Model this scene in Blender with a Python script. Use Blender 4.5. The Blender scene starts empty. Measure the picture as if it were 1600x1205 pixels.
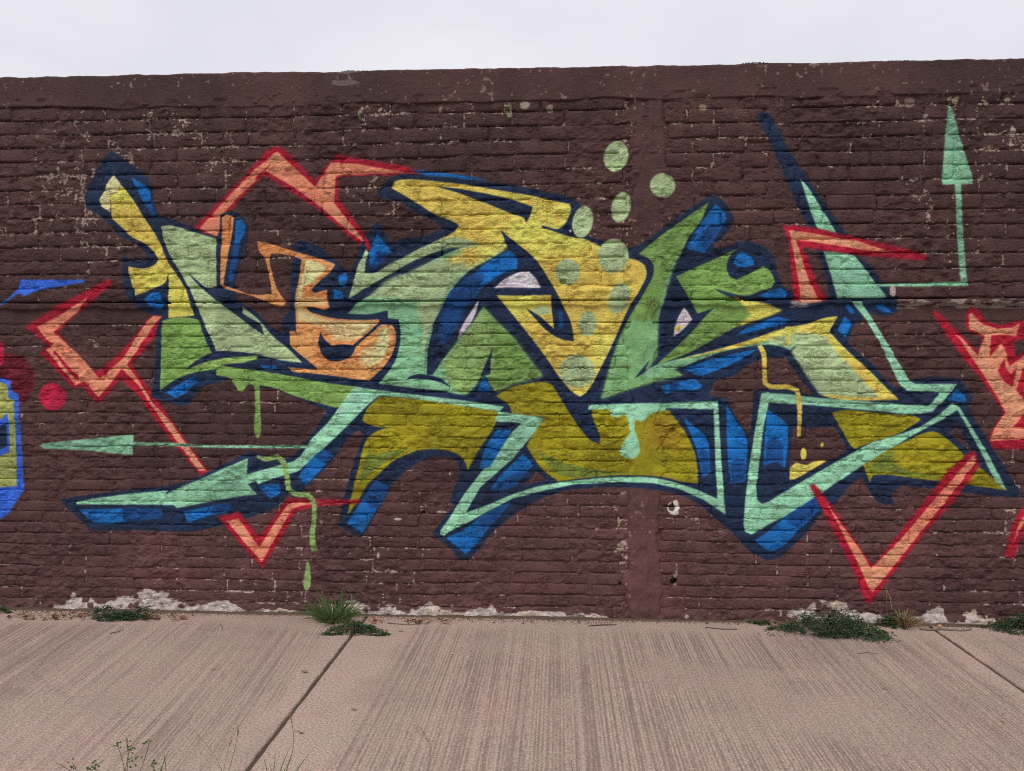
import bpy, math, random
import numpy as np
from mathutils import Vector, Matrix

random.seed(7)
RNG = np.random.default_rng(7)
scene = bpy.context.scene

# ------------------------------------------------------------------ camera
F_PX, PW, PH = 1250.0, 1600.0, 1205.0        # focal length and frame of the photograph in its own pixels
CAM = Vector((0.0, -4.66, 1.45))
YAW, PITCH = math.radians(3.25), math.radians(-1.1)
cam_data = bpy.data.cameras.new('camera')
cam = bpy.data.objects.new('camera', cam_data)
scene.collection.objects.link(cam)
cam_data.sensor_width = 36.0
cam_data.lens = 36.0 * F_PX / PW
cam_data.clip_end = 2000
cam_data.clip_start = 0.05
cam.location = CAM
cam.rotation_euler = (math.radians(90) + PITCH, 0, YAW)
scene.camera = cam
bpy.context.view_layer.update()
CM = cam.matrix_world.to_3x3()

# ------------------------------------------------------------------ world, sun, exposure
world = bpy.data.worlds.new('World')
scene.world = world
world.use_nodes = True
wn, wl = world.node_tree.nodes, world.node_tree.links
wn.clear()
SUN_EL, SUN_AZ = math.radians(58), math.radians(205)      # high, behind the viewer and a little to the left
w_out = wn.new('ShaderNodeOutputWorld')
w_bg = wn.new('ShaderNodeBackground')
sky = wn.new('ShaderNodeTexSky')
sky.sky_type = 'NISHITA'
sky.sun_disc = False
sky.sun_elevation = SUN_EL
sky.sun_rotation = SUN_AZ
sky.dust_density = 4.0
w_bg.inputs['Strength'].default_value = 0.1
# overcast: an even layer of cloud over the sky, slightly uneven
tc = wn.new('ShaderNodeTexCoord')
mp = wn.new('ShaderNodeMapping'); mp.inputs['Scale'].default_value = (1.0, 1.0, 2.2)
cn = wn.new('ShaderNodeTexNoise'); cn.inputs['Scale'].default_value = 1.9; cn.inputs['Detail'].default_value = 4
cr = wn.new('ShaderNodeValToRGB')
cr.color_ramp.elements[0].position = 0.36; cr.color_ramp.elements[0].color = (7.6, 7.6, 8.3, 1)
cr.color_ramp.elements[1].position = 0.66; cr.color_ramp.elements[1].color = (9.2, 9.0, 9.7, 1)
mx = wn.new('ShaderNodeMix'); mx.data_type = 'RGBA'; mx.inputs[0].default_value = 0.94
wl.new(tc.outputs['Generated'], mp.inputs[0]); wl.new(mp.outputs[0], cn.inputs['Vector'])
wl.new(cn.outputs['Fac'], cr.inputs[0])
wl.new(sky.outputs[0], mx.inputs[6]); wl.new(cr.outputs[0], mx.inputs[7])
wl.new(mx.outputs[2], w_bg.inputs['Color']); wl.new(w_bg.outputs[0], w_out.inputs['Surface'])

sun_data = bpy.data.lights.new('sun', 'SUN')
sun_data.energy = 1.5
sun_data.angle = math.radians(25)
sun_data.color = (1.0, 0.95, 0.9)
sun = bpy.data.objects.new('sun', sun_data)
scene.collection.objects.link(sun)
sd = Vector((math.sin(SUN_AZ) * math.cos(SUN_EL), math.cos(SUN_AZ) * math.cos(SUN_EL), math.sin(SUN_EL)))
sun.rotation_euler = sd.to_track_quat('Z', 'Y').to_euler()
sun.location = sd * 20

scene.view_settings.view_transform = 'Standard'
scene.view_settings.look = 'None'
scene.view_settings.exposure = 0.0
scene.view_settings.gamma = 1.0
scene.view_settings.use_curve_mapping = False

scene.cycles.filter_width = 1.0
scene.cycles.use_denoising = False

# ------------------------------------------------------------------ helpers
def ray(px, py):
    d = Vector(((px - PW / 2) / F_PX, -(py - PH / 2) / F_PX, -1.0))
    return (CM @ d).normalized()

def on_wall(px, py, y=0.0):
    """Point of the photograph on the wall's face: (x, z) in metres."""
    d = ray(px, py); t = (y - CAM.y) / d.y
    p = CAM + d * t
    return p.x, p.z

def on_ground(px, py, z=0.0):
    d = ray(px, py); t = (z - CAM.z) / d.z
    p = CAM + d * t
    return p.x, p.y

def wall_many(pts):
    return np.array([on_wall(a, b) for a, b in pts], dtype=np.float64)

_LAT = {}
def lattice(seed):
    if seed not in _LAT:
        _LAT[seed] = np.random.default_rng(seed + 1000).random((256, 256)).astype(np.float32)
    return _LAT[seed]

def vnoise(X, Z, seed):
    """value noise at broadcastable coordinates, 0..1"""
    L = lattice(seed)
    xi = np.floor(X); zi = np.floor(Z)
    fx = (X - xi).astype(np.float32); fz = (Z - zi).astype(np.float32)
    fx = fx * fx * (3 - 2 * fx); fz = fz * fz * (3 - 2 * fz)
    xi = xi.astype(np.int64); zi = zi.astype(np.int64)
    x0 = xi & 255; x1 = (xi + 1) & 255; z0 = zi & 255; z1 = (zi + 1) & 255
    a = L[z0, x0]; b = L[z0, x1]; c = L[z1, x0]; d = L[z1, x1]
    ab = a + (b - a) * fx
    cd = c + (d - c) * fx
    return ab + (cd - ab) * fz

def fbm(X, Z, freq, octv, seed, fz=None, gain=0.5):
    fz = freq if fz is None else fz
    s = 0.0; amp = 1.0; tot = 0.0
    for k in range(octv):
        s = s + amp * vnoise(X * (freq * 2 ** k) + 17.3 * k + 500, Z * (fz * 2 ** k) + 9.1 * k + 500, seed * 13 + k)
        tot += amp; amp *= gain
    return s / tot

def sstep(a, b, x):
    t = np.clip((x - a) / (b - a), 0, 1)
    return t * t * (3 - 2 * t)

def lin(c):
    c = np.array(c, dtype=np.float64) / 255.0
    return np.where(c <= 0.04045, c / 12.92, ((c + 0.055) / 1.055) ** 2.4)

def tag(o, label=None, cat=None, group=None, kind=None):
    if label: o['label'] = label
    if cat: o['category'] = cat
    if group: o['group'] = group
    if kind: o['kind'] = kind
    return o

def link(o, parent=None):
    scene.collection.objects.link(o)
    if parent is not None: o.parent = parent
    return o

def empty(name, loc=(0, 0, 0), rz=0.0):
    o = bpy.data.objects.new(name, None)
    o.empty_display_size = 0.1
    o.location = loc; o.rotation_euler = (0, 0, rz)
    return link(o)

def mesh_obj(name, verts, faces, mat=None, parent=None, smooth=True, mats=None, midx=None, attrs=None):
    me = bpy.data.meshes.new(name)
    verts = np.asarray(verts, dtype=np.float32)
    if isinstance(faces, np.ndarray):
        n, k = faces.shape
        me.vertices.add(len(verts)); me.vertices.foreach_set('co', verts.ravel())
        me.loops.add(n * k); me.loops.foreach_set('vertex_index', faces.astype(np.int32).ravel())
        me.polygons.add(n)
        me.polygons.foreach_set('loop_start', np.arange(0, n * k, k, dtype=np.int32))
        me.polygons.foreach_set('loop_total', np.full(n, k, dtype=np.int32))
        me.update(calc_edges=True)
    else:
        me.from_pydata(verts.tolist(), [], faces)
    for m in (mats or ([mat] if mat else [])): me.materials.append(m)
    if midx is not None: me.polygons.foreach_set('material_index', np.asarray(midx, dtype=np.int32))
    me.polygons.foreach_set('use_smooth', [smooth] * len(me.polygons))
    if attrs:
        for k, v in attrs.items():
            a = me.attributes.new(k, 'FLOAT', 'POINT'); a.data.foreach_set('value', np.asarray(v, dtype=np.float32).ravel())
    me.update()
    o = bpy.data.objects.new(name, me)
    return link(o, parent)

def grid_faces(nx, nz):
    """quads of an nz x nx grid (row-major, rows first)"""
    i = np.arange(nz - 1)[:, None] * nx + np.arange(nx - 1)[None, :]
    i = i.ravel()
    return np.stack([i, i + 1, i + nx + 1, i + nx], axis=1)

# ------------------------------------------------------------------ sizes of the wall, read off the photograph
XL, XR = -4.7, 4.0                                   # the wall runs on past both sides of the frame
LEDGE = on_wall(1000, 467.5)[1]                      # the upper brickwork stands out above this line
LOWTOP = on_wall(1480, 503)[1]                       # top of the lower brickwork
BAND = on_wall(800, 160)[1]                          # underside of the concrete beam
tL, tR = on_wall(0, 121.5), on_wall(1600, 92)
def top_z(x):
    return tL[1] + (x - tL[0]) / (tR[0] - tL[0]) * (tR[1] - tL[1])
def band_z(x):
    return top_z(x) - (top_z(0) - BAND) 
COLX0 = on_wall(984, 500)[0]; COLX1 = on_wall(1040, 500)[0]
LOWOFF = 0.014                                       # how far the lower brickwork sits back
# ------------------------------------------------------------------ the mural, laid out as flat shapes (coordinates read off the photograph, unprojected to the wall)
C = dict(navy=(20, 35, 60), blue=(12, 92, 158), dblue=(14, 62, 116), yellow=(200, 177, 80), cream=(204, 182, 130),
         olive=(130, 122, 18), dolive=(94, 108, 40), green=(106, 140, 70), green2=(126, 158, 84), pale=(152, 172, 126), mint=(112, 160, 120),
         lmint=(130, 184, 150), amint=(114, 162, 130), orange=(204, 132, 78), lorange=(218, 168, 118), salmon=(210, 128, 98), red=(150, 17, 40),
         crimson=(158, 24, 56), ochre=(136, 114, 24), maroon=(84, 18, 30), cobalt=(44, 88, 186), brown=(72, 49, 48), white=(192, 180, 186), lgreen=(124, 156, 90),
         paleo=(140, 146, 82), mgreen=(108, 152, 100))
SH = []
def S(col, pts, blur=0.7, smooth=True): SH.append((col, pts, blur, smooth))
def L(col, pts, w, blur=0.7):
    """stroke of width w (photo pixels), w may be a list"""
    n = len(pts); ws = w if isinstance(w, (list, tuple)) else [w] * n
    a, b = [], []
    for i in range(n):
        p0 = pts[max(0, i - 1)]; p1 = pts[min(n - 1, i + 1)]
        dx, dy = p1[0] - p0[0], p1[1] - p0[1]; l = math.hypot(dx, dy) or 1
        a.append((pts[i][0] - dy / l * ws[i] / 2, pts[i][1] + dx / l * ws[i] / 2))
        b.append((pts[i][0] + dy / l * ws[i] / 2, pts[i][1] - dx / l * ws[i] / 2))
    S(col, a + b[::-1], blur)
def E(col, cx, cy, rx, ry, rot=0, blur=0.8):
    c, s = math.cos(math.radians(rot)), math.sin(math.radians(rot))
    S(col, [(cx + rx * math.cos(t) * c - ry * math.sin(t) * s, cy + rx * math.cos(t) * s + ry * math.sin(t) * c)
            for t in [k * math.pi / 9 for k in range(18)]], blur)
# --- neighbour on the far left
E('maroon', 12, 594, 40, 42)
E('crimson', -3, 552, 7, 19)
E('crimson', 80, 620, 21, 22, 0, 1.8)
S('cobalt', [(-160, 520), (0, 474), (30, 447), (32, 437), (130, 437), (132, 441), (87, 449), (57, 455), (37, 464), (31, 458), (0, 477), (-160, 545)], 1.2)
S('cobalt', [(-220, 600), (0, 591), (15, 595), (17, 612), (27, 616), (30, 680), (32, 710), (36, 765), (10, 805), (0, 811), (-220, 850)], 1.0, False)
S('paleo', [(-200, 606), (0, 597), (10, 601), (11, 622), (20, 625), (22, 680), (24, 760), (0, 762), (-200, 790)], 0.8, False)
S('cobalt', [(-60, 690), (0, 655), (9, 646), (12, 655), (12, 707), (0, 712), (-60, 716)], 0.8, False)
S('navy', [(-50, 700), (0, 665), (8, 660), (8, 697), (0, 702)], 0.8, False)
# --- red and salmon arrows, left
S('red', [(37, 511), (88, 478), (130, 457), (172, 436), (177, 443), (150, 465), (110, 497), (88, 520), (116, 550), (145, 581), (160, 575), (205, 530), (225, 502),
          (237, 492), (254, 492), (248, 515), (225, 545), (204, 569), (214, 584), (240, 620), (262, 652), (300, 705), (324, 738), (312, 744), (280, 705), (244, 660), (215, 618),
          (186, 592), (155, 629), (147, 628), (127, 604), (112, 606), (61, 552), (75, 540), (55, 526)], 2.2, False)
S('salmon', [(55, 511), (87, 495), (139, 464), (120, 487), (95, 507), (82, 519), (120, 553), (154, 592), (190, 560), (225, 505),
             (237, 494), (252, 494), (242, 503), (222, 533), (197, 570), (214, 594), (240, 633), (265, 660), (290, 695), (320, 736), (308, 736), (280, 697), (253, 661), (215, 603), (188, 576),
             (170, 600), (152, 621), (130, 595), (117, 603), (71, 547), (82, 537), (70, 530)], 0.9, False)
L('red', [(82, 549), (100, 570), (121, 593)], [3, 5, 7], 0.8)
# top structure
S('red', [(302, 356), (360, 298), (422, 231), (437, 228), (455, 243), (492, 281), (525, 241), (540, 244), (635, 260), (660, 268), (655, 274), (625, 274), (570, 274), (527, 277),
          (530, 312), (560, 352), (582, 385), (572, 390), (540, 365), (500, 329), (415, 275), (396, 290), (360, 330), (340, 365), (320, 366)], 2.2, False)
S('salmon', [(312, 357), (360, 304), (400, 264), (433, 237), (460, 262), (492, 292), (517, 254), (560, 256), (636, 270), (560, 272), (524, 276), (522, 317), (548, 350), (577, 385),
             (545, 362), (500, 323), (462, 295), (415, 267), (400, 283), (372, 308), (352, 330), (341, 370), (325, 364)], 0.9, False)
L('red', [(423, 257), (400, 280)], [1, 4], 0.8)
# right upper arrow
S('navy', [(1181, 181), (1190, 174), (1202, 178), (1213, 197), (1227, 225), (1250, 262), (1282, 310), (1322, 366), (1340, 400), (1360, 415), (1378, 440), (1400, 470), (1404, 488), (1388, 493),
           (1362, 490), (1345, 480), (1330, 478), (1297, 468), (1288, 430), (1277, 392), (1262, 355), (1248, 325), (1232, 290), (1215, 250), (1197, 213)], 2.0)
S('lmint', [(1250, 279), (1262, 293), (1274, 312), (1295, 345), (1308, 367), (1277, 358), (1266, 330)], 0.9)
S('lmint', [(1286, 393), (1320, 395), (1335, 399), (1360, 432), (1386, 466), (1308, 467), (1298, 430)], 0.9, False)
S('red', [(1222, 351), (1270, 356), (1350, 374), (1415, 389), (1447, 399), (1446, 407), (1415, 405), (1345, 399), (1287, 392), (1253, 386), (1266, 417), (1280, 450), (1296, 472),
          (1250, 488), (1244, 488), (1238, 450), (1232, 380)], 1.8, False)
S('salmon', [(1232, 360), (1260, 363), (1340, 377), (1398, 396), (1350, 391), (1300, 383), (1262, 377), (1243, 375), (1254, 410), (1264, 440), (1278, 467), (1285, 471), (1252, 487), (1247, 440), (1240, 400)], 0.9, False)
# right neighbour, red letters
S('red', [(1456, 484), (1466, 487), (1492, 512), (1514, 533), (1530, 551), (1538, 526), (1512, 516), (1510, 492), (1517, 479), (1527, 481), (1541, 501), (1562, 508), (1600, 500), (1640, 500),
          (1640, 704), (1543, 702), (1549, 676), (1570, 646), (1556, 622), (1530, 588), (1497, 548), (1474, 514)], 2.2, False)
S('salmon', [(1515, 491), (1520, 489), (1526, 496), (1538, 507), (1560, 513), (1582, 512), (1595, 505), (1589, 526), (1570, 523), (1550, 524), (1548, 558), (1555, 549), (1566, 536), (1572, 550), (1578, 573), (1600, 557), (1640, 540),
             (1640, 565), (1600, 575), (1592, 602), (1590, 609), (1600, 624), (1610, 630), (1596, 655), (1583, 668), (1640, 668), (1640, 684), (1547, 690), (1556, 668), (1573, 645), (1560, 620), (1536, 583),
             (1512, 547), (1504, 533), (1492, 520), (1505, 529), (1529, 555), (1541, 525), (1516, 514)], 0.9, False)
S('red', [(1560, 580), (1570, 560), (1573, 575), (1580, 584), (1590, 575), (1584, 605), (1570, 596)], 0.9, False)
S('red', [(1640, 690), (1580, 679), (1600, 664), (1640, 664)], 0.9, False) if False else None
S('brown', [(1584, 536), (1600, 529), (1640, 520), (1640, 546), (1600, 551), (1588, 558)], 1.5)
L('red', [(1640, 770), (1600, 812), (1578, 872)], [20, 22, 16], 2.0)
L('salmon', [(1640, 768), (1600, 815), (1586, 846)], [9, 7, 1], 0.8)
# --- navy silhouettes
S('navy', [(175, 234), (200, 254), (226, 272), (237, 295), (243, 325), (251, 337), (275, 345), (300, 355), (322, 366), (338, 371), (343, 360), (344, 336), (360, 329), (375, 335), (389, 355), (386, 375), (375, 410), (367, 446), (372, 470),
           (382, 476), (402, 490), (425, 513), (441, 520), (440, 500), (451, 484), (454, 440), (452, 417), (458, 395), (458, 383), (468, 377), (485, 380), (502, 388), (512, 398), (530, 412), (546, 428), (555, 412),
           (565, 380), (578, 362), (589, 345), (600, 362), (610, 380), (622, 376), (640, 371), (668, 368), (690, 356), (683, 348), (650, 332), (630, 318), (587, 308), (596, 292), (612, 278), (622, 273), (655, 272), (690, 274), (740, 282),
           (790, 288), (850, 300), (895, 311), (907, 320), (905, 338), (893, 356), (920, 370), (945, 378), (975, 388), (1005, 378), (1050, 345), (1090, 318), (1107, 307), (1116, 304), (1127, 311), (1147, 342), (1140, 357), (1115, 388),
           (1145, 381), (1165, 376), (1190, 385), (1206, 398), (1214, 425), (1221, 446), (1237, 460), (1240, 471), (1262, 474), (1310, 468), (1345, 478), (1350, 500), (1340, 505), (1325, 536), (1362, 566), (1397, 604), (1410, 606),
           (1430, 592), (1502, 592), (1522, 622), (1514, 636), (1528, 662), (1560, 712), (1597, 772), (1592, 779), (1512, 770), (1462, 764), (1410, 759), (1393, 772), (1397, 790), (1372, 784), (1358, 764), (1348, 746), (1330, 758),
           (1307, 785), (1287, 800), (1262, 832), (1237, 856), (1218, 872), (1198, 877), (1172, 862), (1150, 838), (1135, 825), (1112, 805), (1092, 788), (1062, 774), (1025, 766), (990, 762), (950, 762), (910, 764), (875, 769), (837, 784), (800, 807),
           (770, 832), (745, 862), (732, 876), (718, 875), (700, 855), (677, 838), (676, 832), (710, 790), (702, 785), (707, 768), (716, 745), (716, 727), (708, 717), (690, 714), (665, 718), (637, 733), (618, 752), (604, 772), (588, 800), (567, 836), (562, 842), (545, 832), (526, 821), (530, 800), (545, 745),
           (560, 680), (558, 672), (545, 683), (525, 710), (500, 740), (478, 761), (468, 772), (450, 771), (432, 792), (400, 806), (350, 820), (300, 831), (220, 829), (142, 830), (118, 808), (90, 781), (130, 775), (200, 766), (287, 754), (350, 725), (390, 705), (402, 709), (430, 719),
           (460, 710), (475, 692), (485, 680), (510, 642), (470, 630), (440, 612), (425, 607), (400, 606), (362, 592), (340, 598), (315, 606), (300, 622), (290, 636), (262, 629), (234, 621), (238, 600), (242, 555), (246, 502), (252, 494), (226, 488), (200, 463), (192, 428), (191, 402),
           (196, 399), (206, 406), (225, 406), (232, 402), (222, 390), (212, 379), (190, 371), (165, 345), (134, 323), (133, 305), (142, 283), (155, 258)], 1.15)
# brown openings
S('brown', [(470, 470), (440, 474), (420, 474), (400, 467), (368, 452), (372, 430), (385, 400), (392, 378), (402, 380), (405, 400), (440, 392), (459, 401), (453, 440), (450, 484), (440, 502), (441, 517), (420, 506), (405, 488), (395, 478), (378, 470)] if False else
  [(368, 449), (376, 415), (388, 376), (402, 379), (425, 388), (459, 401), (453, 440), (450, 484), (440, 502), (441, 518), (421, 507), (405, 489), (388, 478), (372, 470)], 0.9)
S('brown', [(526, 388), (556, 378), (562, 384), (553, 405), (545, 421), (533, 408)], 0.9)
S('brown', [(700, 308), (640, 318), (648, 326), (700, 350), (690, 357), (665, 367), (620, 374)], 0.9) if False else None
S('brown', [(402, 607), (425, 611), (462, 622), (508, 641), (490, 672), (474, 692), (462, 706), (448, 712), (430, 715), (402, 707)], 0.9)
S('brown', [(560, 671), (568, 681), (558, 706), (545, 742), (528, 818), (475, 800), (462, 798), (480, 760), (500, 741), (528, 712)], 0.9)
S('brown', [(838, 737), (855, 751), (820, 757)], 0.8, False)
S('brown', [(1116, 596), (1145, 588), (1175, 567), (1192, 560), (1197, 607), (1178, 611), (1176, 640), (1172, 682), (1168, 678), (1152, 655), (1134, 622), (1108, 618)], 0.8, False)
S('brown', [(1197, 560), (1228, 558), (1250, 590), (1272, 617), (1255, 615), (1247, 603), (1200, 597)], 0.8, False)
S('brown', [(1344, 503), (1362, 535), (1380, 565), (1399, 604), (1365, 570), (1325, 536)], 0.8, False)
S('brown', [(1240, 669), (1305, 668), (1323, 698), (1322, 706), (1288, 725), (1242, 750), (1234, 750), (1235, 710)], 0.8, False)
S('brown', [(1484, 677), (1497, 665), (1512, 692), (1524, 712), (1505, 695)], 0.8, False)
S('brown', [(1111, 381), (1140, 375), (1150, 379), (1122, 391)], 0.8, False)
# --- first letter
S('cream', [(177, 273), (188, 287), (183, 300), (172, 302), (172, 332), (158, 323), (155, 312), (164, 295), (169, 283)], 0.8)
S('yellow', [(188, 288), (207, 311), (225, 340), (240, 362), (252, 384), (262, 407), (277, 430), (290, 452), (302, 493), (261, 497), (263, 465), (265, 426), (258, 442), (240, 451), (212, 462), (207, 447),
             (202, 430), (201, 416), (212, 419), (230, 419), (242, 413), (248, 405), (240, 393), (225, 380), (205, 370), (192, 357), (174, 341), (172, 303), (183, 301)], 0.8)
S('blue', [(205, 277), (219, 285), (232, 297), (236, 312), (243, 335), (230, 325), (217, 303)], 0.8)
S('dblue', [(225, 318), (236, 312), (244, 337), (238, 338)], 0.8)
S('blue', [(224, 468), (240, 457), (252, 458), (254, 480), (247, 484), (236, 479)], 0.8)
S('pale', [(251, 354), (265, 352), (300, 362), (338, 373), (338, 448), (322, 449), (310, 440), (291, 424), (312, 447), (330, 463), (370, 494), (402, 518), (412, 524), (405, 507), (386, 495), (377, 489), (379, 480), (402, 499), (425, 525), (450, 546),
           (471, 567), (437, 563), (390, 552), (350, 549), (337, 550), (330, 532), (315, 500), (300, 460), (277, 417), (262, 392)], 0.8)
S('navy', [(386, 470), (396, 490), (413, 515), (410, 522), (398, 514), (380, 500), (374, 490), (379, 480)], 0.7) if False else None
S('green', [(252, 501), (275, 496), (300, 497), (309, 500), (320, 530), (330, 552), (312, 560), (295, 573), (288, 580), (318, 566), (350, 558), (400, 555), (400, 560), (370, 569), (340, 571), (400, 579), (450, 587), (500, 597), (560, 605), (560, 620),
            (530, 637), (500, 631), (462, 620), (425, 606), (400, 602), (398, 612), (394, 603), (389, 600), (385, 602), (378, 612), (370, 611), (364, 600), (357, 591), (337, 587), (336, 577), (300, 583), (270, 595), (248, 611)], 0.8)
S('green2', [(290, 579), (318, 566), (350, 559), (400, 555), (400, 561), (360, 570), (325, 574), (300, 580), (270, 592), (250, 607)], 1.5)
S('navy', [(344, 570), (372, 568), (400, 570), (435, 572), (471, 578), (497, 586), (450, 583), (400, 576), (365, 574)], 0.8)
S('navy', [(328, 553), (337, 549), (375, 552), (416, 554), (380, 557), (345, 560), (320, 566), (294, 575), (311, 561)], 0.7)
S('blue', [(405, 571), (428, 571), (432, 577), (410, 577)], 0.8)
S('green', [(396, 596), (404, 596), (405, 640), (405, 680), (401, 686), (397, 680), (397, 640)], 0.8)
S('blue', [(256, 613), (278, 601), (300, 590), (312, 592), (300, 603), (288, 614), (272, 622)], 0.8)
S('dblue', [(290, 597), (305, 590), (314, 592), (300, 604)], 0.8)
# the small upright bar
S('orange', [(347, 338), (355, 335), (366, 340), (363, 362), (360, 380), (353, 417), (349, 445), (344, 445), (344, 417), (346, 380)], 0.8)
S('blue', [(369, 345), (377, 342), (385, 352), (381, 365), (371, 385), (365, 386)], 0.8)
S('dblue', [(365, 384), (375, 380), (370, 412), (364, 440), (355, 440), (360, 415)], 0.8)
# orange line frame and the orange letter
S('orange', [(402, 377), (425, 382), (450, 390), (495, 403), (484, 412), (462, 402), (440, 397), (424, 396), (421, 405), (425, 425), (432, 450), (446, 472), (444, 478), (436, 479), (420, 473), (400, 465), (347, 450), (346, 445),
             (400, 461), (425, 459), (420, 430), (414, 405), (404, 390)], 0.8)
S('orange', [(472, 402), (495, 403), (524, 413), (517, 424), (507, 433), (496, 443), (487, 453), (492, 458), (505, 454), (512, 453), (511, 464), (515, 480), (508, 484), (490, 480), (478, 480), (482, 486), (495, 491), (520, 497), (560, 500), (591, 499),
             (592, 504), (575, 521), (552, 540), (576, 523), (595, 507), (612, 508), (617, 517), (616, 540), (607, 562), (592, 580), (576, 595), (550, 592), (515, 587), (480, 583), (455, 580), (449, 574), (470, 576), (495, 578), (490, 572), (470, 556),
             (452, 540), (451, 518), (460, 517), (462, 528), (461, 465), (466, 440), (469, 420)], 0.8)
S('cream', [(478, 407), (495, 409), (510, 420), (500, 431), (485, 444), (473, 448), (466, 500), (464, 470), (470, 440)], 1.0)
S('lorange', [(464, 467), (500, 466), (511, 470), (512, 478), (490, 477), (470, 478), (480, 488), (500, 496), (560, 502), (588, 502), (555, 531), (520, 533), (508, 516), (480, 503), (465, 500)], 1.5)
S('cream', [(510, 503), (580, 504), (556, 528), (524, 530)], 2.0)
S('lorange', [(592, 513), (607, 514), (606, 540), (598, 560), (578, 574), (560, 568), (560, 552), (576, 542), (592, 534)], 2.5)
S('cream', [(594, 515), (604, 516), (603, 540), (594, 556), (590, 545)], 2.5)
L('navy', [(594, 503), (575, 521), (552, 541)], [3, 3, 5], 0.6)
S('navy', [(499, 519), (507, 531), (518, 541), (530, 538), (545, 539), (555, 541), (550, 553), (540, 561), (522, 565), (507, 559), (499, 546), (497, 532)], 0.7)
S('blue', [(528, 432), (540, 426), (543, 433), (538, 450), (532, 447)], 0.7)
S('blue', [(522, 452), (535, 457), (537, 467), (521, 467)], 0.7)
# --- second letter
S('blue', [(589, 366), (600, 378), (612, 394), (601, 400), (588, 419), (578, 415), (577, 395)], 0.9)
S('dblue', [(589, 395), (604, 398), (588, 419), (578, 414)], 1.5)
S('pale', [(571, 389), (576, 395), (571, 412), (570, 426), (583, 427), (605, 415), (632, 401), (662, 385), (690, 374), (718, 370), (747, 380), (702, 387), (665, 400), (638, 412), (610, 428), (575, 448), (545, 467), (552, 440), (560, 413), (568, 398)], 0.9)
S('mint', [(747, 381), (780, 378), (795, 385), (772, 402), (750, 412), (725, 430), (708, 450), (697, 467), (687, 486), (674, 510), (667, 535), (664, 556), (663, 586), (675, 586), (693, 560), (712, 536), (735, 508), (755, 479), (776, 502), (800, 527), (825, 560), (847, 588),
           (820, 592), (800, 600), (788, 606), (775, 613), (767, 600), (755, 583), (745, 598), (735, 611), (725, 616), (690, 611), (650, 607), (590, 600), (603, 585), (615, 567), (622, 545), (625, 520), (622, 499), (605, 497), (605, 485), (575, 491), (542, 490),
           (560, 472), (580, 461), (615, 441), (652, 420), (702, 394)], 0.9)
S('lgreen', [(775, 502), (800, 527), (825, 560), (847, 588), (800, 600), (775, 613), (767, 600), (755, 583), (745, 598), (735, 611), (725, 616), (710, 610), (690, 570), (712, 536), (735, 508), (755, 479)], 3.5)
S('green', [(764, 500), (800, 527), (825, 560), (847, 588), (800, 600), (775, 613), (765, 600), (772, 560)], 4)
S('pale', [(600, 441), (640, 424), (690, 403), (725, 393), (760, 386), (788, 386), (760, 403), (728, 424), (705, 448), (692, 468), (640, 469), (600, 465), (575, 467)], 3.0)
S('yellow', [(716, 388), (790, 375), (795, 384), (768, 400), (742, 414), (728, 418), (722, 404)], 6.0)
S('yellow', [(700, 402), (722, 398), (720, 410), (702, 412)], 4.0)
S('pale', [(655, 470), (692, 470), (680, 493), (668, 528), (657, 560), (660, 510), (650, 485)], 1.8)
S('yellow', [(611, 294), (616, 284), (624, 281), (687, 284), (737, 290), (775, 297), (800, 301), (825, 305), (875, 316), (890, 319), (892, 327), (887, 342), (880, 353), (870, 359), (846, 352), (846, 356), (880, 366), (920, 376), (937, 385), (972, 402), (995, 407),
             (1007, 415), (1010, 428), (1000, 452), (985, 476), (975, 497), (960, 531), (940, 572), (917, 612), (907, 620), (900, 617), (882, 600), (850, 555), (835, 535), (800, 491), (775, 461), (800, 462), (861, 461), (866, 516), (838, 501), (860, 521),
             (884, 532), (896, 531), (892, 505), (880, 479), (868, 455), (857, 437), (837, 407), (815, 387), (800, 375), (782, 361), (790, 376), (780, 380), (747, 381), (718, 372), (690, 375), (680, 380), (690, 372), (707, 364), (717, 352), (700, 343), (682, 337), (650, 317), (632, 306)], 0.9)
S('pale', [(690, 374), (720, 372), (747, 381), (720, 385), (680, 392), (655, 395)], 2.5)
S('navy', [(680, 291), (715, 295), (760, 303), (800, 312), (832, 323), (828, 337), (822, 348), (818, 340), (800, 334), (760, 318), (720, 303)], 0.8, False)
S('navy', [(862, 460), (877, 480), (888, 498), (892, 510), (896, 533), (887, 532), (860, 520), (837, 499), (820, 480), (840, 492), (866, 515), (861, 470)], 0.8)
S('navy', [(783, 360), (800, 377), (815, 387), (837, 407), (857, 437), (868, 457), (845, 455), (830, 425), (812, 400), (797, 392)], 0.7)
S('dblue', [(872, 484), (879, 488), (880, 510), (873, 515)], 1.0)
S('navy', [(846, 355), (865, 360), (895, 362), (918, 372), (900, 372)], 0.7)
S('white', [(888, 359), (893, 360), (891, 364)], 0.7)
S('blue', [(797, 392), (808, 402), (808, 420), (790, 425), (768, 438), (750, 452), (738, 470), (722, 479), (698, 478), (700, 462), (710, 450), (735, 430), (765, 408), (785, 397)], 1.0)
S('dblue', [(735, 430), (755, 425), (750, 452), (738, 470), (722, 479), (698, 478), (700, 462), (710, 450)], 2.0)
S('dblue', [(693, 478), (726, 479), (716, 505), (700, 530), (688, 540), (684, 510)], 4.0)
S('white', [(771, 450), (790, 435), (812, 425), (826, 424), (837, 435), (845, 450)], 0.8)
S('white', [(748, 469), (744, 485), (735, 505), (714, 531), (720, 512), (735, 487)], 0.7)
S('mint', [(664, 564), (667, 535), (674, 510), (676, 512), (668, 545), (666, 586), (662, 586)], 0.8)
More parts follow.
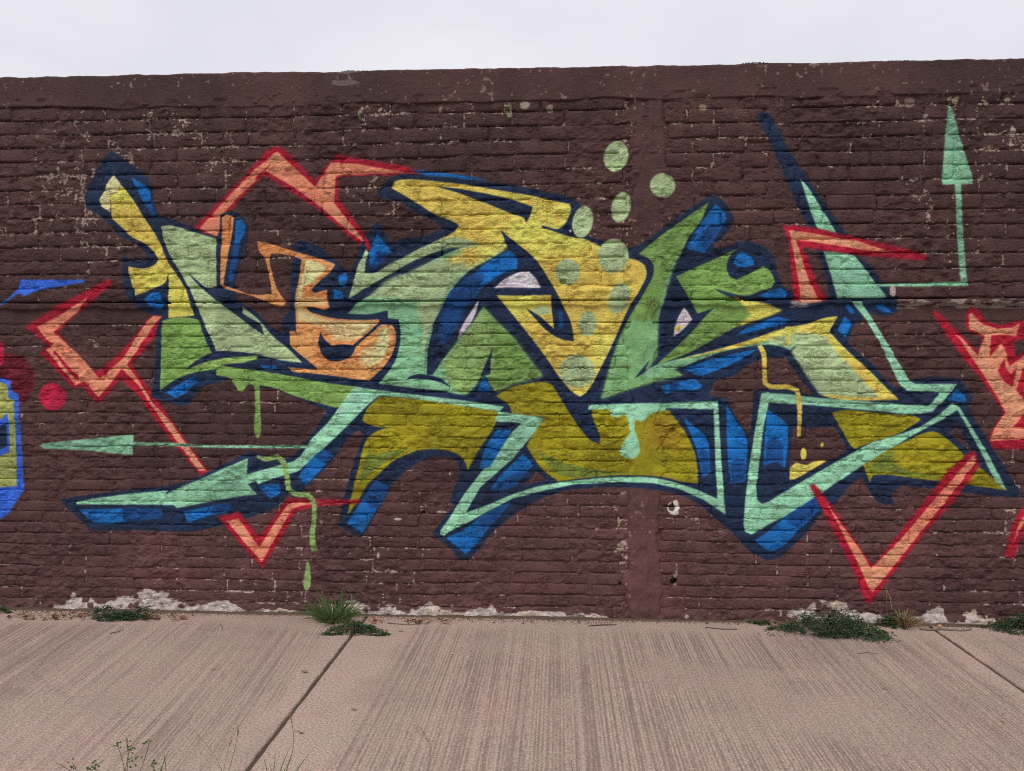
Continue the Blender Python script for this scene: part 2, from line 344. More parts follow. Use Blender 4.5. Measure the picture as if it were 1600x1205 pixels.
S('navy', [(632, 595), (641, 588), (652, 585), (672, 587), (688, 592), (703, 605), (687, 598), (672, 594), (652, 592), (642, 592)], 0.7)
S('navy', [(770, 541), (766, 565), (766, 585), (750, 588), (760, 565)], 0.7)
S('blue', [(756, 588), (768, 612), (745, 612), (750, 600)], 0.8)
# drips in the yellow
for (x, y, rx, ry, r) in [(962, 245, 19, 24, 15), (1035, 290, 20, 19, 0), (970, 324, 15, 24, 15), (910, 347, 16, 25, 12), (958, 400, 24, 27, 10), (887, 425, 19, 21, 0), (918, 506, 14, 20, 5), (967, 466, 16, 25, 20), (902, 580, 28, 26, 0), (846, 485, 14, 7, 0)]:
    E('pale', x, y, rx, ry, r, 1.0)
# --- third letter
S('green', [(1107, 316), (1095, 345), (1075, 372), (1062, 400), (1052, 415), (1042, 445), (1035, 472), (1029, 500), (1027, 530), (1026, 557), (1012, 572), (991, 592), (1000, 588), (1020, 581), (1050, 577), (1067, 586), (1040, 592), (1000, 603), (939, 624),
            (947, 595), (955, 567), (970, 525), (985, 492), (996, 474), (1010, 450), (1020, 430), (1021, 415), (1012, 404), (997, 397), (1030, 370), (1065, 345)], 0.9)
S('mgreen', [(985, 500), (1029, 500), (1027, 530), (1026, 557), (1000, 590), (1050, 577), (1067, 586), (1000, 603), (939, 624), (955, 567), (970, 525)], 3.5)
S('mint', [(1058, 398), (1064, 385), (1056, 410), (1046, 440), (1038, 468), (1028, 500), (1026, 557), (1022, 560), (1025, 500), (1038, 450)], 2.0)
S('navy', [(1015, 563), (1008, 577), (1012, 578), (991, 592), (1000, 580)], 0.7)
S('blue', [(1117, 319), (1128, 328), (1135, 341), (1125, 358), (1112, 378), (1100, 395), (1072, 390), (1080, 372), (1100, 342)], 0.9)
S('dblue', [(1110, 350), (1128, 352), (1112, 378), (1100, 392), (1090, 375)], 2.0)
S('green', [(1056, 432), (1075, 423), (1100, 412), (1150, 389), (1139, 402), (1135, 420), (1140, 433), (1150, 437), (1170, 428), (1192, 416), (1203, 424), (1210, 440), (1204, 450), (1185, 456), (1165, 463), (1140, 458), (1115, 451), (1138, 464), (1165, 469),
            (1200, 476), (1222, 485), (1200, 494), (1157, 508), (1122, 527), (1075, 552), (1025, 571), (1050, 548), (1080, 520), (1100, 497), (1116, 481), (1090, 490), (1077, 467), (1065, 447)], 0.9)
S('yellow', [(1145, 463), (1165, 469), (1200, 476), (1222, 485), (1200, 494), (1150, 511), (1175, 492), (1165, 480)], 2.2)
S('blue', [(1145, 412), (1150, 400), (1159, 393), (1175, 404), (1178, 415), (1160, 418)], 0.9)
S('blue', [(1185, 462), (1200, 456), (1217, 450), (1229, 457), (1227, 466), (1205, 468)], 0.9)
S('blue', [(1162, 515), (1185, 506), (1217, 495), (1237, 500), (1222, 507), (1180, 517), (1150, 524)], 0.9)
S('white', [(1069, 480), (1074, 486), (1082, 499), (1064, 518), (1052, 526), (1055, 510), (1060, 495)], 0.8)
S('yellow', [(1055, 509), (1068, 508), (1062, 515), (1054, 519)], 0.8)
S('mint', [(1012, 577), (1052, 563), (1125, 545), (1175, 532), (1200, 522), (1240, 513), (1260, 530), (1250, 535), (1235, 547), (1218, 541), (1182, 540), (1125, 551), (1067, 573), (1010, 590), (1002, 588)], 0.9)
S('yellow', [(1050, 565), (1125, 545), (1175, 530), (1200, 521), (1230, 512), (1265, 505), (1287, 497), (1310, 494), (1303, 506), (1297, 518), (1312, 535), (1360, 580), (1405, 625), (1372, 626), (1307, 624), (1282, 617), (1300, 615), (1370, 620), (1342, 590), (1300, 545), (1280, 528), (1250, 527), (1200, 532), (1182, 537), (1125, 549)], 0.9)
S('pale', [(1236, 550), (1252, 534), (1290, 524), (1302, 542), (1340, 583), (1376, 621), (1340, 621), (1281, 616), (1258, 583)], 1.8)
S('pale', [(1200, 530), (1240, 520), (1288, 522), (1255, 536), (1236, 541), (1200, 536)], 2.0)
L('yellow', [(1232, 510), (1232, 530), (1231, 540)], [9, 6, 6], 0.8)
S('blue', [(1067, 576), (1112, 562), (1150, 552), (1184, 546), (1150, 566), (1117, 580), (1092, 587)], 0.9)
S('blue', [(1032, 603), (1060, 597), (1085, 591), (1098, 603), (1090, 609), (1050, 612), (1042, 618)], 0.9)
S('dblue', [(1045, 600), (1062, 598), (1060, 609), (1048, 611)], 1.5)
S('blue', [(1320, 478), (1328, 475), (1337, 489), (1330, 490)], 0.8)
S('blue', [(1310, 516), (1320, 494), (1332, 505), (1322, 527)], 0.8)
S('blue', [(1367, 477), (1380, 476), (1397, 489), (1378, 486)], 0.8)
S('blue', [(1480, 625), (1497, 608), (1508, 617), (1512, 628), (1500, 628)], 0.8)
S('lmint', [(1330, 471), (1345, 471), (1360, 492), (1375, 515), (1390, 541), (1402, 562), (1422, 595), (1432, 600), (1497, 600), (1488, 612), (1458, 643), (1440, 647), (1412, 647), (1350, 641), (1275, 634), (1200, 629), (1200, 614), (1232, 616), (1280, 622),
            (1350, 627), (1412, 632), (1452, 634), (1470, 614), (1450, 612), (1417, 611), (1407, 602), (1395, 577), (1375, 535), (1355, 500)], 0.9, False)
S('navy', [(1418, 604), (1425, 602), (1440, 604), (1430, 606)], 0.5) if False else None
# olive panels
S('olive', [(1300, 645), (1320, 641), (1350, 643), (1400, 648), (1425, 649), (1440, 655), (1407, 677), (1362, 692), (1335, 702), (1330, 697), (1320, 680)], 0.9)
S('olive', [(1462, 675), (1445, 677), (1425, 686), (1395, 700), (1360, 720), (1350, 727), (1360, 754), (1365, 743), (1387, 742), (1430, 748), (1475, 753), (1576, 767), (1548, 744), (1512, 715), (1482, 687)], 0.9)
S('dolive', [(1362, 722), (1385, 710), (1400, 700), (1396, 718), (1410, 732), (1450, 742), (1480, 746), (1430, 745), (1385, 738), (1358, 738)], 3.0)
S('olive', [(592, 620), (637, 622), (680, 628), (725, 635), (777, 642), (773, 665), (762, 682), (745, 708), (730, 736), (727, 725), (718, 713), (700, 705), (675, 702), (650, 705), (637, 710), (618, 718), (603, 730), (588, 744), (575, 756), (560, 780), (542, 806), (550, 765), (560, 728), (572, 687),
            (590, 673), (622, 666), (595, 668), (576, 664), (565, 658), (567, 650), (575, 636)], 0.9)
S('dolive', [(576, 697), (580, 712), (600, 707), (640, 700), (620, 712), (585, 735), (566, 752), (558, 765), (566, 730)], 1.0)
S('olive', [(774, 619), (800, 605), (825, 599), (845, 597), (860, 600), (868, 610), (880, 630), (910, 675), (925, 690), (936, 693), (938, 685), (931, 667), (924, 645), (925, 639), (950, 639), (1000, 640), (1045, 641), (1058, 658), (1072, 678), (1085, 706), (1090, 730), (1091, 757),
            (1060, 752), (1045, 748), (1020, 744), (980, 743), (940, 745), (900, 749), (872, 753), (850, 737), (833, 715), (822, 697), (834, 676), (851, 652), (800, 647), (795, 634)], 0.9)
S('ochre', [(1010, 660), (1040, 650), (1062, 672), (1072, 700), (1040, 705), (1012, 690)], 7)
S('dolive', [(835, 701), (860, 715), (900, 728), (960, 738), (1030, 739), (960, 741), (880, 745), (862, 735)], 1.0)
# centre frame and arc
S('lmint', [(919, 633), (1000, 630), (1122, 627), (1125, 680), (1129, 740), (1134, 805), (1100, 782), (1062, 765), (1020, 755), (985, 754), (950, 755), (900, 757), (850, 767), (800, 780), (762, 800), (725, 820), (702, 831), (692, 839), (687, 836), (687, 830),
            (700, 812), (725, 772), (765, 720), (800, 675), (814, 662), (800, 660), (772, 659), (777, 645), (787, 636), (725, 626), (650, 617), (592, 610), (553, 604), (540, 620), (528, 637), (510, 662), (487, 684), (470, 711), (458, 721), (425, 730), (400, 737), (384, 744), (384, 738), (386, 717),
            (350, 732), (312, 750), (287, 761), (262, 767), (200, 772), (140, 780), (117, 785), (117, 789), (200, 789), (270, 790), (275, 794), (312, 787), (375, 775), (400, 773), (386, 757), (402, 757), (437, 745), (465, 737), (500, 706), (525, 682), (547, 660), (575, 632), (592, 618), (637, 622), (725, 635),
            (778, 643), (850, 653), (832, 680), (800, 718), (750, 762), (727, 802), (760, 790), (800, 773), (837, 761), (875, 754), (940, 747), (1000, 745), (1025, 747), (1050, 753), (1090, 766), (1121, 780), (1118, 720), (1115, 640), (1040, 638), (919, 640)], 0.9, False)
S('amint', [(262, 767), (312, 750), (350, 732), (386, 717), (384, 742), (400, 738), (400, 773), (386, 774), (350, 780), (275, 794), (268, 785)], 1.5, False)
S('navy', [(257, 773), (262, 765), (290, 758), (278, 763)], 0.7)
S('mint', [(300, 748), (350, 730), (384, 718), (384, 735), (340, 752), (310, 757)], 2.5) if False else None
S('lmint', [(952, 639), (955, 650), (965, 653), (975, 647), (981, 655), (982, 668), (985, 675), (975, 690), (968, 705), (971, 713), (982, 717), (994, 715), (999, 706), (997, 688), (991, 670), (992, 655), (1000, 659), (1008, 656), (1015, 648), (1040, 641), (1040, 636), (960, 634)], 0.9)
S('lmint', [(1195, 660), (1190, 697), (1185, 740), (1182, 762), (1184, 782), (1191, 788), (1200, 785), (1250, 755), (1290, 732), (1335, 707), (1362, 692), (1412, 677), (1437, 668), (1457, 656), (1490, 630), (1500, 636), (1515, 660), (1545, 710), (1575, 767), (1556, 753), (1535, 710), (1508, 660), (1497, 641),
            (1465, 660), (1420, 685), (1362, 720), (1300, 760), (1250, 797), (1200, 821), (1185, 831), (1174, 836), (1165, 832), (1162, 820), (1164, 790), (1170, 735), (1182, 660), (1190, 615), (1202, 613), (1202, 628), (1200, 640)], 0.9, False)
# olive inside of the pointed tail and blue depth faces
S('blue', [(1195, 690), (1199, 640), (1215, 650), (1232, 664), (1231, 700), (1227, 732), (1215, 721), (1193, 728)], 0.9)
S('dblue', [(1199, 690), (1212, 682), (1222, 692), (1224, 728), (1213, 722), (1196, 724)], 1.2)
S('blue', [(1180, 845), (1200, 832), (1230, 806), (1262, 786), (1275, 777), (1282, 797), (1250, 828), (1212, 861), (1200, 861)], 0.9)
S('dblue', [(1232, 805), (1262, 786), (1275, 777), (1282, 797), (1250, 826), (1232, 820)], 1.5)
S('blue', [(1135, 632), (1148, 655), (1163, 675), (1168, 695), (1167, 725), (1165, 752), (1142, 757), (1137, 710)], 0.9)
S('dblue', [(1141, 728), (1148, 718), (1162, 718), (1166, 732), (1164, 752), (1143, 757)], 1.2)
S('blue', [(1067, 652), (1087, 668), (1104, 685), (1109, 712), (1110, 740), (1098, 746), (1090, 708), (1080, 680)], 0.9)
S('dblue', [(1092, 708), (1098, 700), (1107, 706), (1110, 738), (1099, 744)], 1.2)
S('blue', [(777, 671), (799, 672), (782, 702), (765, 730), (748, 734), (757, 702)], 0.9)
S('blue', [(817, 709), (833, 727), (815, 746), (800, 762), (765, 766), (780, 745)], 0.9)
S('dblue', [(800, 742), (825, 735), (800, 762), (766, 766)], 1.5)
S('blue', [(697, 841), (725, 828), (750, 809), (775, 795), (798, 784), (788, 797), (765, 822), (745, 850), (727, 867)], 0.9)
S('dblue', [(746, 812), (775, 795), (797, 785), (788, 797), (765, 822), (754, 832)], 1.5)
S('blue', [(580, 760), (588, 752), (607, 762), (597, 782), (582, 806), (565, 833), (541, 818), (560, 790)], 0.9)
S('dblue', [(568, 778), (588, 752), (607, 762), (594, 785), (578, 797)], 1.5)
S('blue', [(464, 746), (485, 718), (505, 702), (520, 712), (500, 735), (477, 759)], 0.9)
S('dblue', [(490, 712), (505, 702), (520, 712), (508, 726)], 1.5)
S('blue', [(400, 760), (418, 758), (435, 757), (437, 771), (422, 780)], 0.9)
S('blue', [(122, 797), (190, 795), (252, 796), (250, 810), (200, 815), (146, 817)], 0.9)
S('dblue', [(190, 795), (252, 796), (250, 810), (190, 815)], 1.0)
S('blue', [(284, 800), (325, 792), (360, 787), (357, 800), (325, 806), (292, 818)], 0.9)
S('dblue', [(330, 791), (360, 787), (357, 800), (330, 805)], 1.2)
S('navy', [(386, 757), (400, 752), (402, 757), (400, 773)], 0.8)
# red band over the tail, lower right
S('red', [(1266, 760), (1272, 756), (1278, 762), (1300, 790), (1320, 820), (1340, 850), (1362, 882), (1370, 880), (1415, 822), (1450, 778), (1482, 737), (1515, 707), (1524, 705), (1532, 727), (1490, 785), (1450, 830), (1417, 870), (1390, 905),
          (1365, 939), (1360, 944), (1352, 940), (1335, 892), (1310, 845), (1287, 800)], 2.0, False)
S('salmon', [(1291, 785), (1317, 822), (1345, 860), (1362, 889), (1368, 884), (1407, 845), (1452, 792), (1490, 748), (1522, 711), (1527, 721), (1470, 795), (1430, 845), (1390, 895), (1365, 926), (1359, 920), (1337, 872), (1310, 820)], 0.9, False)
# lower zigzag
S('red', [(338, 808), (372, 800), (404, 840), (440, 790), (448, 779), (475, 780), (562, 782), (563, 787), (525, 789), (492, 792), (462, 799), (446, 828), (409, 888), (380, 858)], 2.0, False)
S('salmon', [(352, 815), (371, 811), (404, 856), (425, 822), (447, 790), (455, 786), (480, 785), (515, 785), (470, 791), (455, 796), (440, 822), (408, 879), (380, 848)], 0.9, False)
S('red', [(566, 371), (574, 373), (580, 388), (574, 392)], 1.2)
# yellow drips
L('yellow', [(1187, 540), (1194, 555), (1195, 575), (1196, 599), (1204, 604), (1232, 605), (1246, 610), (1249, 625), (1250, 650), (1249, 683)], [7, 8, 7, 8, 8, 8, 8, 8, 7, 6])
E('yellow', 1256, 710, 4.5, 10)
S('yellow', [(1234, 750), (1235, 731), (1245, 723), (1260, 727), (1272, 722), (1295, 719), (1268, 735), (1242, 749)], 0.8)
S('yellow', [(1282, 695), (1286, 691), (1288, 696), (1284, 700)], 0.8)
# blue streak
S('blue', [(637, 264), (662, 267), (700, 271), (735, 276), (762, 283), (735, 281), (700, 277), (665, 274)], 1.6)
# arrows in mint
S('amint', [(59, 697), (65, 693), (135, 686), (207, 679), (207, 691), (262, 692), (325, 696), (400, 696), (482, 696), (484, 701), (400, 701), (325, 700), (250, 697), (207, 697), (207, 712), (140, 705), (67, 701)], 0.9, False)
S('amint', [(1481, 165), (1485, 164), (1500, 220), (1520, 280), (1518, 288), (1501, 288), (1503, 340), (1510, 438), (1513, 447), (1440, 448), (1365, 448), (1363, 443), (1440, 442), (1499, 440), (1496, 380), (1491, 288), (1472, 289), (1471, 275), (1475, 225)], 1.0, False)
# green drips, left bottom
L('lgreen', [(400, 714), (413, 718), (432, 714), (441, 722), (446, 740), (450, 765), (462, 773), (480, 774), (488, 783), (490, 810), (487, 835), (490, 862)], [4, 7, 8, 9, 8, 9, 8, 8, 8, 7, 9, 10])
S('lgreen', [(479, 872), (484, 895), (483, 918), (478, 925), (473, 918), (475, 895)], 0.8)

TS = 400                                              # texels per metre
TX0, TX1, TZ0, TZ1 = XL, XR, -0.02, 3.40
TW, TH = int((TX1 - TX0) * TS), int((TZ1 - TZ0) * TS)
M_PX = (on_wall(1000, 600)[0] - on_wall(600, 600)[0]) / 400.0

def smooth_poly(P, lim=42.0):
    n = len(P); out = []
    d = np.roll(P, -1, 0) - P                          # edge i: i -> i+1
    ln = np.maximum(np.hypot(d[:, 0], d[:, 1]), 1e-9)
    u = d / ln[:, None]
    corner = []
    for i in range(n):
        c = np.clip(np.dot(u[i - 1], u[i]), -1, 1)
        corner.append(math.degrees(math.acos(c)) > lim)
    for i in range(n):
        j = (i + 1) % n
        t0 = u[i] if corner[i] else (u[i - 1] + u[i]); t1 = u[i] if corner[j] else (u[i] + u[j])
        t0 = t0 / (np.hypot(*t0) + 1e-9) * ln[i]; t1 = t1 / (np.hypot(*t1) + 1e-9) * ln[i]
        for k in range(5):
            s = k / 5.0
            out.append((2 * s**3 - 3 * s**2 + 1) * P[i] + (s**3 - 2 * s**2 + s) * t0 + (-2 * s**3 + 3 * s**2) * P[j] + (s**3 - s**2) * t1)
    return np.array(out)

def coverage(P, pad):
    x0 = max(0, int(P[:, 0].min()) - pad); x1 = min(TW, int(P[:, 0].max()) + pad + 2)
    y0 = max(0, int(P[:, 1].min()) - pad); y1 = min(TH, int(P[:, 1].max()) + pad + 2)
    if x1 <= x0 or y1 <= y0: return None
    w = x1 - x0; A = P; B = np.roll(P, -1, 0)
    cov = np.zeros((y1 - y0, w), np.float32)
    xs = np.arange(w, dtype=np.float32) + x0
    for r in range(y1 - y0):
        for sub in (0.25, 0.75):
            yy = y0 + r + sub
            m = (A[:, 1] <= yy) != (B[:, 1] <= yy)
            if not m.any(): continue
            a, b = A[m], B[m]
            c = np.sort(a[:, 0] + (yy - a[:, 1]) / (b[:, 1] - a[:, 1]) * (b[:, 0] - a[:, 0]))
            for k in range(0, len(c) - 1, 2):
                cov[r] += 0.5 * np.clip(np.minimum(xs + 1, c[k + 1]) - np.maximum(xs, c[k]), 0, 1)
    return x0, y0, np.clip(cov, 0, 1)

def blur2(a, s):
    r = max(1, int(math.ceil(s * 2.2)))
    k = np.exp(-0.5 * (np.arange(-r, r + 1) / s) ** 2); k /= k.sum()
    for ax in (0, 1):
        b = np.zeros_like(a)
        for i, kk in enumerate(k):
            sh = i - r
            src = [slice(None), slice(None)]; dst = [slice(None), slice(None)]
            if sh > 0: dst[ax] = slice(sh, None); src[ax] = slice(None, -sh)
            elif sh < 0: dst[ax] = slice(None, sh); src[ax] = slice(-sh, None)
            b[tuple(dst)] += kk * a[tuple(src)]
        a = b
    return a

mur = np.zeros((TH, TW, 3), np.float32); mal = np.zeros((TH, TW), np.float32)
for col, pts, bl, sm in [s for s in SH if s]:
    W = wall_many(pts)
    P = np.stack([(W[:, 0] - TX0) * TS, (W[:, 1] - TZ0) * TS], 1)
    if sm: P = smooth_poly(P)
    r = coverage(P, 8)
    if r is None: continue
    x0, y0, cov = r
    cov = blur2(cov, bl * M_PX * TS * 0.8)
    h, w = cov.shape; sl = (slice(y0, y0 + h), slice(x0, x0 + w))
    c3 = cov[..., None]
    if col == 'brown':                                 # bare wall colour left open between the shapes
        mal[sl] *= (1 - cov)
    else:
        a_old = mal[sl]; a_new = cov + a_old * (1 - cov)
        mur[sl] = np.where(a_new[..., None] > 1e-4, (np.array(C[col], np.float32) * c3 + mur[sl] * (a_old * (1 - cov))[..., None]) / np.maximum(a_new[..., None], 1e-4), mur[sl])
        mal[sl] = a_new
# ------------------------------------------------------------------ where every brick lies
BR = []                                               # x0, x1, z0, z1, upper?
UP_PITCH = (BAND + 0.03 - LEDGE) / 14.0
LO_PITCH = 0.0665
def wob_z(x, z):
    s = 0.0045 if abs(z - LEDGE) > 0.01 else 0.0015
    return s * (math.sin(x * 1.7 + z * 5.1) + 0.7 * math.sin(x * 4.3 + z * 17.0)) * (0.0 if abs(z - LEDGE) < .01 else 1.0)
def lay(z0, z1, upper, xa, xb, off):
    x = xa - off
    while x < xb:
        l = random.choice((0.272, 0.28, 0.288)) if random.random() > 0.08 else 0.135
        a, b = x, x + l
        x = b + random.uniform(0.006, 0.014)
        if a < xa: a = xa
        if b > xb: b = xb
        if b - a < 0.05: continue
        dz = random.uniform(-0.0022, 0.0022) + wob_z((a + b) / 2, z0)
        BR.append((a, b, z0 + dz, z1 + dz + random.uniform(-0.003, 0.001), upper))
k = 0
z = LEDGE
while z < 3.1:
    for xa, xb in ((XL, COLX0 - 0.01), (COLX1 + 0.01, XR)):
        e0 = random.uniform(-0.03, 0.02)
        lay(z + 0.001, z + UP_PITCH - 0.007, True, xa if xa == XL else xa - e0, xb + e0 if xb != XR else xb, (0.0 if k % 2 else 0.145) + random.uniform(0, 0.03))
    z += UP_PITCH; k += 1
z = LOWTOP - LO_PITCH
while z > -0.02:
    for xa, xb in ((XL, COLX0 - 0.0), (COLX1 - 0.04, XR)):
        e0 = random.uniform(-0.03, 0.03)
        lay(z + 0.004, z + LO_PITCH + 0.000, False, xa if xa == XL else xa - e0, xb + e0 if xb != XR else xb, (0.0 if k % 2 else 0.145) + random.uniform(0, 0.03))
    z -= LO_PITCH; k += 1
# a course of bricks ends under the sloping beam
BR = [(a, b, c, d, u) for a, b, c, d, u in BR if not u or c < band_z((a + b) / 2) - 0.03]
HOLES = ((1050, 793, 6, 8, .07), (1053, 910, 5, 5, .06), (880, 440, 5, 4, .03), (78, 164, 3, 3, .04), (660, 803, 4, 3, .03), (1482, 161, 3, 3, .04), (1490, 164, 3, 2, .04), (973, 914, 5, 3, .04),
         (793, 172, 4, 4, .03), (565, 182, 3, 4, .03), (463, 541, 4, 3, .03), (690, 396, 3, 3, .03), (147, 539, 4, 3, .02), (1253, 90 + 30, 1, 1, .0), (605, 555, 3, 3, .025), (1345, 705, 3, 3, .02), (1051, 672, 4, 4, .02))
# no brick where the wall is broken open
for (hx_, hz_, hr_, _a, _b) in HOLES:
    hx, hz = on_wall(hx_, hz_); w = hr_ * 0.0037 + 0.004; out = []
    for a, b, c, d, u in BR:
        if a - .005 < hx < b + .005 and c - .002 < hz < d + .002:
            if hx - w - a > 0.03: out.append((a, hx - w, c, d, u))
            if b - hx - w > 0.03: out.append((hx + w, b, c, d, u))
        else: out.append((a, b, c, d, u))
    BR = out

# ------------------------------------------------------------------ paint and wear as one flat picture over the wall
tx = ((np.arange(TW) + 0.5) / TS + TX0)[None, :]; tz = ((np.arange(TH) + 0.5) / TS + TZ0)[:, None]
inb = np.zeros((TH, TW), np.float32)
topj = np.zeros((TH, TW), np.float32)                 # just below a brick, where mortar shows
for a, b, c, d, u in BR:
    i0, i1 = int((a - TX0) * TS), int((b - TX0) * TS); j0, j1 = int((c - TZ0) * TS), int((d - TZ0) * TS)
    inb[max(j0, 0):max(j1, 0), max(i0, 0):i1] = 1
    topj[max(j0 - 5, 0):max(j0, 0), max(i0, 0):i1] = 1
band_t = tz > band_z(tx) - 0.004
col_t = (tx > COLX0 - 0.01) & (tx < COLX1 + 0.01)
mortar = blur2(np.where(band_t | col_t, 0, 1 - inb).astype(np.float32), 1.6)
f1 = fbm(tx, tz, 26, 4, 1)
f2 = fbm(tx, tz, 90, 2, 2, fz=110)
low = fbm(tx, tz, 1.1, 2, 3)
low2 = fbm(tx, tz, 5.0, 3, 4)
dash = fbm(tx, tz, 16, 3, 5, fz=95)
# brown house paint, rolled on in patches
brown = np.zeros((TH, TW, 3), np.float32)
t = np.clip(0.5 + (fbm(tx, tz, 1.7, 4, 6, fz=2.2) - 0.5) * 2.0, 0, 1)[..., None]
brown[:] = np.array((58, 39, 37)) * (1 - t) + np.array((73, 49, 47)) * t
low_red = sstep(1.3, 0.3, tz)[..., None]
brown += low_red * np.array((11, 7, 8))
patch = np.zeros((TH, TW, 1), np.float32)
for k in range(150):
    cx, cz = random.uniform(XL, XR), random.uniform(0.1, 3.1) if k % 3 else random.uniform(2.9, 3.2)
    w, h = random.uniform(0.12, 0.4), random.uniform(0.1, 0.55)
    s = random.uniform(-4, 5)
    m = sstep(0, 0.03, (w / 2 - np.abs(tx - cx) + (low2 - .5) * .04)) * sstep(0, 0.05, (h / 2 - np.abs(tz - cz)))
    i0, i1 = max(0, int((cx - w - TX0) * TS)), min(TW, int((cx + w - TX0) * TS))
    patch[:, i0:i1] += m[:, i0:i1, None] * s
brown += np.clip(patch, -5, 5) * np.array((1, .6, .6))
paint = brown
# soft greenish dirt at the very top edge of the beam
# mural over it
a3 = mal[..., None]
fade = (0.96 + 0.08 * fbm(tx, tz, 9, 3, 8))[..., None]
cover = np.clip(a3 * (1.0 - 0.10 * sstep(0.60, 0.75, f1)[..., None] * 1.0), 0, 1)
# uneven shades inside a colour: patches where the can went over twice
tone = (0.93 + 0.14 * sstep(0.35, 0.65, fbm(tx, tz, 3.1, 3, 9)))[..., None]
paint = paint * (1 - cover) + mur * fade * tone * cover
# specks where the paint never got into the mortar or has come off
reg = low * 0.9 + 0.30 * sstep(-1.6, -3.0, tx) * sstep(1.7, 2.3, tz) + 0.18 * sstep(1.6, 2.4, tx) * sstep(1.8, 2.2, tz) + 0.10 * sstep(1.9, 2.1, tz)
score = f1 * 0.55 + f2 * 0.35 + mortar * 0.24 + (reg - 0.5) * 0.26 + low2 * 0.28 
chip = sstep(0.868, 0.90, score) * (0.5 + 0.5 * sstep(0.42, 0.5, f2))
score2 = dash * 0.75 + mortar * 0.22 + topj * 0.06 + (low - 0.5) * 0.15 + f2 * 0.12
chip2 = sstep(0.785, 0.81, score2) * sstep(1.75, 1.6, tz)
chip = np.maximum(chip, chip2)
chip *= np.where(band_t | col_t | ((tz > LOWTOP) & (tz < LEDGE)), 0.0, 1.0) * (1 - 0.93 * mal)
chb = sstep(0.735, 0.79, fbm(tx, tz, 45, 3, 10) * 0.75 + low2 * 0.3 + sstep(0.1, 0, top_z(tx) - tz) * 0.04) * 0.6 * (band_t | col_t) * (1 - mal)
chip = np.maximum(chip, chb)
# the foot of the wall has lost its paint in big flakes
foot = fbm(tx, tz, 5.5, 4, 11, fz=9) * 0.9 + fbm(tx, tz, 1.2, 1, 12, fz=0.01) * 0.35
edge = 0.040 + 0.24 * (foot - 0.62) + 0.026 * sstep(on_wall(1180, 960)[0], on_wall(1260, 960)[0], tx) + 0.008 * sstep(on_wall(520, 960)[0], on_wall(440, 960)[0], tx)
flake = sstep(0.0, 0.010, edge - tz + 0.05 * (f1 - 0.5)) * sstep(0.34, 0.42, fbm(tx, tz, 16, 3, 14) + 0.25 * sstep(.03, .0, tz))
chip = np.maximum(chip, flake * 1.25)
cc = np.array((172, 158, 148)) * (1 - f1[..., None]) + np.array((140, 128, 118)) * f1[..., None]
warm = sstep(0.55, 0.75, low2)[..., None]
cc = cc * (1 - 0.35 * warm) + np.array((168, 140, 108)) * 0.35 * warm
cc = cc + sstep(0.35, 0.0, tz)[..., None] * np.array((8, 12, 16))
ch3 = chip[..., None] * (0.55 + 0.4 * f2[..., None]) 
paint = paint * (1 - ch3) + cc * ch3
# ledge mortar left bare on the right, and the plastered hole
def spot(px, py, rx, ry, col, k=1.0):
    global paint
    x, zz = on_wall(px, py)
    m = sstep(1.15, 0.85, np.sqrt(((tx - x) / (rx * M_PX)) ** 2 + ((tz - zz) / (ry * M_PX)) ** 2) + (f1 - 0.5) * 0.9)[..., None] * k
    paint = paint * (1 - m) + np.array(col) * m
def rect(px0, py0, px1, py1, col, k, th=0.5):
    global paint
    x0, z1 = on_wall(px0, py0); x1, z0 = on_wall(px1, py1)
    m = (sstep(-0.01, 0.01, tx - x0) * sstep(-0.01, 0.01, x1 - tx) * sstep(-0.006, 0.004, tz - z0) * sstep(-0.004, 0.006, z1 - tz) * sstep(th, th + 0.06, dash + (f1 - .5) * .5))[..., None] * k
    paint = paint * (1 - m) + np.array(col) * m
rect(1402, 468, 1640, 481, (150, 140, 132), 0.75, 0.44)
rect(1235, 470, 1262, 480, (150, 140, 132), 0.8, 0.40)
spot(1053, 794, 9, 11, (205, 192, 178))
spot(1050, 793, 4.5, 6, (60, 52, 46), .9)
spot(1053, 910, 4, 5, (40, 32, 30), .8)
for p in ((795, 172, 5, 10, (150, 146, 120)), (563, 178, 4, 7, (140, 140, 110)), (820, 165, 7, 5, (140, 134, 118)), (859, 170, 6, 6, (140, 134, 118)), (1098, 168, 6, 5, (150, 130, 104)),
          (1420, 160, 8, 7, (118, 96, 88)), (1394, 455, 5, 9, (176, 160, 150)), (1582, 206, 4, 8, (156, 146, 132)), (1573, 157, 5, 4, (150, 140, 118)), (1492, 158, 5, 7, (150, 138, 112)),
          (1476, 920, 2, 5, (160, 150, 142)), (540, 130, 20, 4, (98, 88, 84)), (545, 112, 22, 4, (104, 94, 90)), (590, 868, 2.2, 5, (150, 138, 128)), (622, 812, 6, 2, (176, 164, 150)), (147, 539, 5, 3, (186, 180, 170)), (690, 801, 9, 2, (170, 155, 140))):
    spot(*p[:4], p[4], 0.85)
paint = np.clip(paint, 0, 255).astype(np.float32)
WALL_LIGHT = 0.63                                     # how bright a white wall stands in this light; colours above were read off the picture
alb = lin(paint) / WALL_LIGHT
alb = np.clip(alb, 0.0, 0.85)
enc = np.where(alb <= 0.0031308, alb * 12.92, 1.055 * alb ** (1 / 2.4) - 0.055).astype(np.float32)
img = bpy.data.images.new('wall_paint', TW, TH, alpha=False, float_buffer=False)
buf = np.ones((TH, TW, 4), np.float32); buf[..., :3] = enc
img.pixels.foreach_set(buf.ravel()); img.update(); img.pack()
del buf

